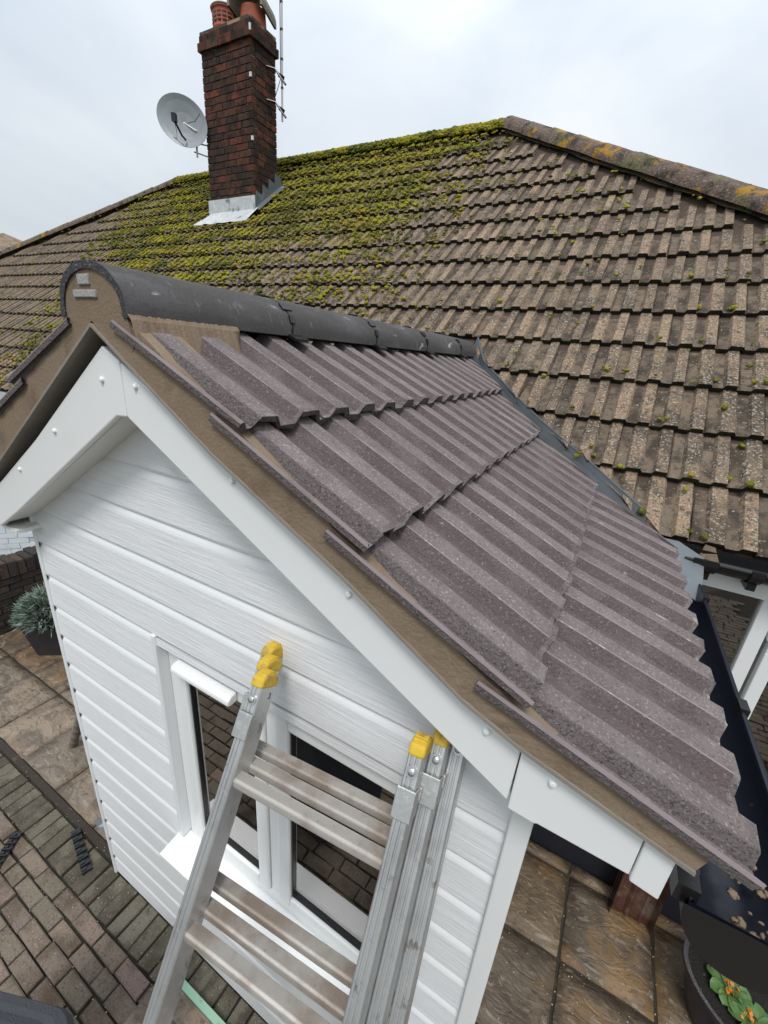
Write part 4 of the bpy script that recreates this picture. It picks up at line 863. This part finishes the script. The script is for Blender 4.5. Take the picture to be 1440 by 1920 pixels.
def endcap(u0, u1, n0, v):
    m = MB(); pr = []
    for t in np.linspace(0, 1, 9): pr.append((n0-.0-(SDp)*t, .034+.020*math.sin(math.pi*t)))
    A = [LP(u0-.003, v-.004, n0+.004), *[LP(u0-.003, v+h, n+.004-.008*i/8) for i, (n, h) in enumerate(pr)], LP(u0-.003, v-.004, n0-SDp-.004)]
    B = [p+eu*(u1-u0+.006) for p in A]; k = len(A)
    m.add(A+B, [(i, (i+1) % k, k+(i+1) % k, k+i) for i in range(k)]+[tuple(range(k)), tuple(range(k, 2*k))]); o = m.build('end_cap', 'yellow', lad); bevel(o, .007, 3)
    r_ = MB()
    for t in np.linspace(.15, .85, 7): r_.obox(LP((u0+u1)/2, v+.036+.020*math.sin(math.pi*t), n0-SDp*t), (eu*(u1-u0)*.42, en*.0022, ev*.003))
    r_.build('cap_ridges', 'yellow', o)
def bolt(u, v, n):
    m = MB(); m.tube([LP(u, v, n-.002), LP(u, v, n+.004)], .019, 18); m.tube([LP(u, v, n+.004), LP(u, v, n+.009), LP(u, v, n+.011)], [.0125, .0115, .008], 14); m.build('bolt', 'steel', lad, smooth=True)
def hook(u0, u1, n0, v, side):
    m = MB(); um = (u0+u1)/2; h = .045
    m.obox(LP(um, v-.115, n0+.010), (eu*.031, en*.004, ev*h)); m.obox(LP(um+side*.028, v-.115, n0-.025), (eu*.003, en*.035, ev*h)); m.obox(LP(um-side*.028, v-.12, n0-.004), (eu*.003, en*.014, ev*h*.85))
    m.obox(LP(um+side*.02, v-.09, n0-.06), (eu*.016, en*.02, ev*.02)); bevel(m.build('guide_bracket', 'galv', lad), .004)
secs = [(0, 0., 0.), (1, -.078, .035), (2, -.156, .07)]
def rung(u0, u1, nc, v):
    """hollow D-section rung with a ribbed tread"""
    hw, hh = .0252, .023; pr = []
    nr = 11                                     # top tread ribs
    for i in range(nr):
        a = -hw+.008+(2*hw-.016)*i/nr; s_ = (2*hw-.016)/nr; pr += [(a, hh-.005), (a+s_*.25, hh), (a+s_*.7, hh), (a+s_*.95, hh-.005)]
    for q in np.linspace(.5, -math.pi/2, 7): pr.append((hw-.012+.012*math.cos(q), hh-.012-.0+.012*math.sin(q)) if q > 0 else (hw-.02+.02*math.cos(q), -hh+.02+.02*math.sin(q)))
    for q in np.linspace(-math.pi/2, -math.pi-.5, 7): pr.append((-hw+.02+.02*math.cos(q), -hh+.02+.02*math.sin(q)) if q > -math.pi else (-hw+.012+.012*math.cos(q), hh-.012+.012*math.sin(-q-math.pi)))
    # tread is level-ish: rotate section by the ladder's lean
    a_ = -.42; ca, sa = math.cos(a_), math.sin(a_)
    pr = [(n*ca-v_*sa, n*sa+v_*ca) for n, v_ in pr]
    A = [LP(u0, v+b, nc+a) for a, b in pr]; B = [LP(u1, v+b, nc+a) for a, b in pr]; k = len(A); m = MB()
    m.add(A+B, [(i, (i+1) % k, k+(i+1) % k, k+i) for i in range(k)]); o = m.build('rung', 'rung', lad)
    for uu, s_ in ((u0, 1), (u1, -1)):
        w = MB(); ring = [LP(uu+s_*.004, v+b*1.14, nc+a*1.14) for a, b in pr[::4]]; ring2 = [LP(uu+s_*.0005, v+b*1.24, nc+a*1.24) for a, b in pr[::4]]; ring0 = [LP(uu+s_*.008, v+b*1.0, nc+a*1.0) for a, b in pr[::4]]
        w.sheet(ring2+ring2[:1], ring+ring[:1]); w.sheet(ring+ring[:1], ring0+ring0[:1]); w.build('rung_collar', 'alu', o, smooth='all')
for k, n0, dv_ in secs:
    uL, uR = -SW*k-.002*k, LW+SW*k+.002*k
    stile(uL-SW, uL, n0, dv_, 1); stile(uR, uR+SW, n0, dv_, -1)
    endcap(uL-SW, uL, n0, dv_); endcap(uR, uR+SW, n0, dv_)
    bolt(uL-SW*.5, dv_-.045, n0); bolt(uR+SW*.5, dv_-.045, n0)
    if k < 2: hook(uL-SW, uL, n0, dv_-.02, -1); hook(uR, uR+SW, n0, dv_-.02, 1)
    r_ = 0
    while (-.301-.45*r_)*LF > -LEN+.1:
        rung(uL-.01, uR+.01, n0-SDp*.5+.012, (-.301-.45*r_)*LF+dv_*.75-.0); r_ += 1
Mt = Matrix(([*R3(np.array([en[0], 0, 0]))]+[0], [0]*4, [0]*4, [0]*4))
def basis4(x, y, z, p):
    m = Matrix.Identity(4)
    for i in range(3): m[i][0] = x[i]; m[i][1] = y[i]; m[i][2] = z[i]
    m.translation = Vector(W(*p)); return m
textmesh('3', .022, 'stamped_number', 'black', lad, basis4(-en, ev, eu, LP(.0008, -.045, -.062)))
textmesh('81', .016, 'stamped_number', 'lip', lad, basis4(eu, ev, en, LP(LW+SW*2+.008, -.33, -.1555)))

# ------------------------------------------------------------------ small things round the porch
# low brick wall at the left
lw = thing('low_brick_wall', (-8.0, 2.4, ZG), 'low dark mossy brick wall behind the grey planter', 'wall')
core = MB().box((-8.2, 1.3, ZG), (-7.93, 3.45, -3.62)).build('core', 'joint', lw)
z = ZG; r = 0
while z < -3.75:
    y = 1.3-(r % 2)*.17
    while y < 3.45:
        a, b = max(y, 1.3), min(y+.34, 3.45)
        if b-a > .05: m = MB(); m.box((-7.96, a+.008, z+.008), (-7.9+random.uniform(-.008, .008), b-.008, z+.107)); m.build('brick', 'darkbrick', core, fixn=False)
        y += .34
    z += .115; r += 1
y = 1.3
while y < 3.4:
    m = MB(); m.bbox((-8.24, y+.006, -3.76), (-7.88+random.uniform(-.01, .01), y+.112, -3.5+random.uniform(-.02, .02)), .015, 0, .008); m.build('coping_brick', 'darkbrick', core, fixn=False); y += .118
# white painted brick wall standing at an angle behind it
ww = thing('white_brick_wall', (-10.3, 3.0, ZG), 'white painted brick wall beyond the low dark wall at left', 'wall')
dW = nrm((1, 1.07, 0)); nW = np.array([dW[1], -dW[0], 0]); pW = np.array([-9.7, 3.5, 0])
m = MB(); m.prism([pW+np.array([0, 0, ZG])-nW*.015, pW-dW*4+np.array([0, 0, ZG])-nW*.015, pW-dW*4+np.array([0, 0, -2.7])-nW*.015, pW+np.array([0, 0, -2.7])-nW*.015], (0, 0, 0), -nW*.3); core = m.build('core', 'wbmortar', ww)
z = -2.7-.115; r = 0
while z > ZG+.1:
    s_ = (r % 2)*-.17
    while s_ < 2.6:
        if s_ > -.1: m = MB(); m.obox(pW-dW*(s_+.17)+np.array([0, 0, z+.057])-nW*.012, (dW*.165, nW*random.uniform(.011, .015), (0, 0, .052))); m.build('brick', 'white_brick', core, fixn=False)
        s_ += .34
    z -= .115; r += 1
# square planter with grey-green shrub
pl = thing('square_planter', (-6.85, 2.45, ZG), 'tapered dark plastic planter holding a grey-green shrub by the low wall', 'planter')
def sq(h, z, c=(-6.85, 2.46), a=.62): return [(c[0]+h*math.cos(a+i*math.pi/2+math.pi/4), c[1]+h*math.sin(a+i*math.pi/2+math.pi/4), z) for i in range(4)]
m = MB(); b0, b1, b2, b3 = sq(.33, ZG), sq(.46, ZG+.60), sq(.475, ZG+.605), sq(.475, ZG+.645); b4 = sq(.43, ZG+.645); b5 = sq(.42, ZG+.55)
for a, b in ((b0, b1), (b1, b2), (b2, b3), (b3, b4), (b4, b5)): m.sheet(a+a[:1], b+b[:1])
m.add(b5, [(0, 1, 2, 3)]); bevel(m.build('pot', 'pot', pl), .006)
def sprigs(name, parent, c, R, n, L, mat, wdt=.006, flat=.75):
    v = []; f = []
    for i in range(n):
        th = random.uniform(0, 2*math.pi); ph = math.acos(random.uniform(-.15, 1)); d0 = np.array([math.sin(ph)*math.cos(th), math.sin(ph)*math.sin(th), math.cos(ph)*flat])
        p = np.array(c)+d0*R*random.uniform(.45, .95); d_ = nrm(d0+rng.normal(0, .35, 3)); s_ = nrm(np.cross(d_, rng.normal(0, 1, 3))); l = L*random.uniform(.6, 1.2); b = len(v)
        v += [p-s_*wdt, p+s_*wdt, p+d_*l*.6+s_*wdt*1.3, p+d_*l, p+d_*l*.6-s_*wdt*1.3]; f += [(b, b+1, b+2, b+3, b+4)]
    m = MB(); m.add(v, f); return m.build(name, mat, parent, fixn=False)
core = MB(); core.lathe((-6.85, 2.46, ZG+.58), [(.40, 0), (.44, .1), (.38, .22), (.22, .33), (.02, .37)], 14); core.build('stems', 'soil', pl)
sprigs('foliage', pl, (-6.85, 2.46, ZG+.66), .48, 5200, .12, 'santolina')
# bamboo pole
bp_ = thing('bamboo_pole', (-4.83, 1.59, ZG), 'thick jointed pole leaning beside the left corner of the porch', 'pole')
a = np.array([-4.83, 1.59, ZG]); b = np.array([-3.95, 1.62, -3.1]); m = MB(); pts = []; rs = []
for t in np.linspace(0, 1, 13):
    p = a+(b-a)*t; pts += [p, p+(b-a)*.008, p+(b-a)*.016]; rs += [.044, .051, .044]
m.tube(pts, rs, 12); m.build('pole', 'wood', bp_, smooth=True)
# plastic eaves strips
def strip(p, q, wdt, label):
    t_ = thing('eaves_strip', ((p[0]+q[0])/2, (p[1]+q[1])/2, ZG), label, 'plastic strip', 'black plastic eaves strips lying on the paving')
    p = np.array([*p, ZG+.012]); q = np.array([*q, ZG+.012]); L = np.linalg.norm(q-p); d_ = (q-p)/L; s_ = np.array([-d_[1], d_[0], 0]); n = 7
    m = MB(); m.obox((p+q)/2, (d_*L/2, s_*wdt/2, (0, 0, .006))); m.build('back_strip', 'black', t_)
    for i in range(n):
        c = p+d_*L*(i+.5)/n; m = MB(); m.obox(c-s_*wdt*.2+np.array([0, 0, .014]), (d_*L/n*.2, s_*wdt*.25, (0, 0, .008))); m.obox(c+d_*L/n*.5+np.array([0, 0, .016]), (d_*.006, s_*wdt*.5, (0, 0, .012))); m.build('tooth', 'black', t_)
strip((-3.79, 1.10), (-3.31, .965), .078, 'black toothed plastic strip lying near the porch corner')
strip((-4.22, .80), (-4.0, .50), .078, 'black toothed plastic strip cut off by the left picture edge')
lc = thing('lead_offcut', (-3.64, 1.27, ZG), 'bent grey lead offcut on the slab beside the porch corner', 'lead scrap')
m = MB(); m.sheet([(-3.72, 1.24, ZG+.02), (-3.6, 1.22, ZG+.05), (-3.45, 1.24, ZG+.02)], [(-3.66, 1.33, ZG+.01), (-3.58, 1.34, ZG+.08), (-3.45, 1.35, ZG+.03)]); m.build('sheet', 'lead', lc)
pk = thing('timber_board', (-1.5, .8, ZG), 'worn board with pale green edge lying under the ladder', 'board')
m = MB(); m.box((-2.1, .55, ZG), (-.9, .90, ZG+.045)); bevel(m.build('plank', 'slab', pk), .004)
m = MB(); m.box((-2.1, .90, ZG), (-.9, .945, ZG+.06)); m.build('edge_batten', 'greenwood', pk)
# grey bin at the lower-left edge
bn = thing('wheeled_bin', (-1.9, -.42, ZG), 'dark grey bin with a soft rounded lid cut off at the lower left corner', 'bin')
def rrect(hx, hy, rad, z, n=8):
    P_ = []; a0 = .37; cx, cy = -1.86, -.415
    for sx, sy, st_ in ((1, 1, 0), (-1, 1, 90), (-1, -1, 180), (1, -1, 270)):
        for t in np.linspace(0, 90, n):
            q = math.radians(st_+t); x = sx*(hx-rad)+rad*math.cos(q); y = sy*(hy-rad)+rad*math.sin(q)
            P_.append((cx+x*math.cos(a0)-y*math.sin(a0), cy+x*math.sin(a0)+y*math.cos(a0), z))
    return P_
def rings(L):
    m = MB()
    for a, b in zip(L, L[1:]): m.sheet(a+a[:1], b+b[:1])
    m.add(L[-1], [tuple(range(len(L[-1])))]); return m
rings([rrect(.44, .42, .1, ZG+.05), rrect(.52, .50, .12, ZG+1.58)]).build('body', 'bin', bn, smooth=True)
rings([rrect(.54, .52, .14, ZG+1.58), rrect(.575, .555, .16, ZG+1.60), rrect(.585, .565, .17, ZG+1.645), rrect(.57, .55, .17, ZG+1.69), rrect(.54, .52, .16, ZG+1.70), rrect(.52, .50, .16, ZG+1.685), rrect(.49, .47, .15, ZG+1.70), rrect(.3, .28, .12, ZG+1.74), rrect(.05, .05, .02, ZG+1.75)]).build('lid', 'bin', bn, smooth=True)
# stacked clay tiles leaning against the house wall
stk = thing('stacked_clay_tile', (1.17, 3.3, ZG), 'stack of old brown ribbed clay tiles standing against the black plinth', 'tile stack')
for i in range(3):
    break
    y = 3.33+.055*i; pr = []
    n = 26
    for t in np.linspace(0, 1, n): pr.append((.98+.36*t, y-.022*max(0, math.sin(t*3*2*math.pi))-(.07 if (t < .04 or t > .96) else 0)))
    A = [(x, yy, ZG+.005) for x, yy in pr]; B = [(x, yy+.06, ZG+.62+.02*i) for x, yy in pr]; m = MB(); m.sheet(A, B); m.sheet([(p[0], p[1]+.02, p[2]) for p in A], [(p[0], p[1]+.02, p[2]) for p in B]); m.sheet(B, [(p[0], p[1]+.02, p[2]) for p in B]); m.build('clay_tile', 'clay', stk) if 'clay' in MT else None
MT['clay'] = material('old_glazed_clay', (.085, .035, .025), .4, layers=[((.16, .12, .09), 9, .5, .66, o1, .8), ((.03, .018, .015), 14, .55, .7, o1, .8)], bumps=[(30, .5, .01)])
for i in range(3):
    y = 3.30+.06*i; pr = []; n = 26
    for t in np.linspace(0, 1, n): pr.append((.99+.33*t, y-.022*max(0, math.sin(t*3*2*math.pi))-(.09 if (t < .03 or t > .97) else 0)))
    A = [(x, yy, ZG+.005) for x, yy in pr]; B = [(x, yy+.05, ZG+.62+.02*i) for x, yy in pr]; sft = lambda Q: [(p[0], p[1]+.02, p[2]) for p in Q]
    m = MB(); m.sheet(A, B); m.sheet(sft(A), sft(B)); m.sheet(B, sft(B)); m.sheet([A[0], B[0]], [sft(A)[0], sft(B)[0]]); m.sheet([A[-1], B[-1]], [sft(A)[-1], sft(B)[-1]]); m.build('clay_tile', 'clay', stk)
# round planter with primulas
rp = thing('oval_planter', (1.72, 2.87, ZG), 'black oval planter with primroses and orange blooms at lower right', 'planter')
c0 = (1.80, 2.86); a_ = -.55
m = MB(); m.lathe((c0[0], c0[1], ZG), [(.24, 0), (.30, .2), (.34, .40), (.375, .42), (.375, .46), (.345, .46), (.33, .38)], 44, 0, 1.05, .82, a_); m.build('pot', 'pot', rp, smooth=True)
m = MB(); m.lathe((c0[0], c0[1], ZG), [(.335, .385), (.25, .40), (.12, .405), (.005, .40)], 40, 0, 1.05, .82, a_); m.build('soil', 'soil', rp, smooth=True)
def rosette(cx, cy, n, R, petals, seed):
    random.seed(seed); r_ = np.random.default_rng(seed); z0 = ZG+.41
    for i in range(n):
        th = i*2.4+random.uniform(-.3, .3); l = R*random.uniform(.75, 1.15); w = l*.36; d_ = np.array([math.cos(th), math.sin(th), 0]); s_ = np.array([-d_[1], d_[0], 0]); m = MB(); v = []
        for t, ww_, zz in ((0, .12, 0), (.25, .5, .04), (.5, .9, .07), (.75, 1., .075), (.92, .65, .055), (1, .15, .04)):
            p = np.array([cx, cy, z0+zz*R*4])+d_*l*t; v += [p-s_*w*ww_+np.array([0, 0, .012*ww_]), p-np.array([0, 0, .006]), p+s_*w*ww_+np.array([0, 0, .012*ww_])]
        m.add(v, [(3*k+j, 3*k+j+1, 3*k+j+4, 3*k+j+3) for k in range(5) for j in range(2)]); m.build('leaf', 'leaf', rp, smooth='all', fixn=False)
    m = MB()
    for i in range(int(petals*.55)):
        c = np.array([cx, cy, z0+.05])+r_.normal(0, 1, 3)*np.array([.028, .028, .012]); a = r_.normal(0, 1, 3); a = nrm(a)*.018; b = nrm(np.cross(a, r_.normal(0, 1, 3)))*.013
        m.add([c-a, c-b, c+a, c+b], [(0, 1, 2, 3)])
    return m
f1 = rosette(1.68, 3.05, 9, .15, 80, 3); f1.build('faded_flower', 'deadflower', rp, fixn=False)
f2 = rosette(1.72, 2.88, 8, .135, 40, 5); f2.build('orange_flower', 'orange', rp, fixn=False)
f3 = rosette(1.84, 2.76, 9, .14, 34, 6); f3.build('orange_flower', 'orange', rp, fixn=False)
random.seed(11)
# loose grit and crumbs on the paving
n = 520; gxy = np.stack([rng.uniform(-5.2, -2.0, n), rng.uniform(.0, 1.19, n), np.full(n, ZG+.004)], 1)
blobs('grit', gxy, rng.uniform(.0012, .0045, n), np.eye(3), 'debris', None, .6, False, kind='stuff')
n = 260; gxy = np.stack([rng.uniform(.1, 1.6, n), rng.uniform(2.0, 3.45, n), np.full(n, ZG+.004)], 1)
blobs('grit', gxy, rng.uniform(.0015, .005, n), np.eye(3), 'debris', None, .6, False, kind='stuff')
# neighbouring house at the far left
nb_ = thing('neighbour_house', (-34, 15, ZG), 'neighbouring house whose roof edge shows at far left', 'house')
m = MB(); m.box((-49.5, 11, ZG), (-35.7, 22, 3.3)); m.build('wall', 'white_brick', nb_)
m = MB(); m.add([(-50, 10.6, 3.4), (-35, 10.6, 3.4), (-35, 22.4, 3.4), (-50, 22.4, 3.4), (-46, 16.5, 6.0), (-40, 16.5, 6.0)], [(0, 1, 5, 4), (1, 2, 5), (2, 3, 4, 5), (3, 0, 4), (0, 1, 2, 3)]); m.build('roof', 'oldtile', nb_)
print('objects', len(bpy.data.objects), 'tiles', len(jobs), 'tris', sum(len(o.data.polygons) for o in bpy.data.objects if o.type == 'MESH'))
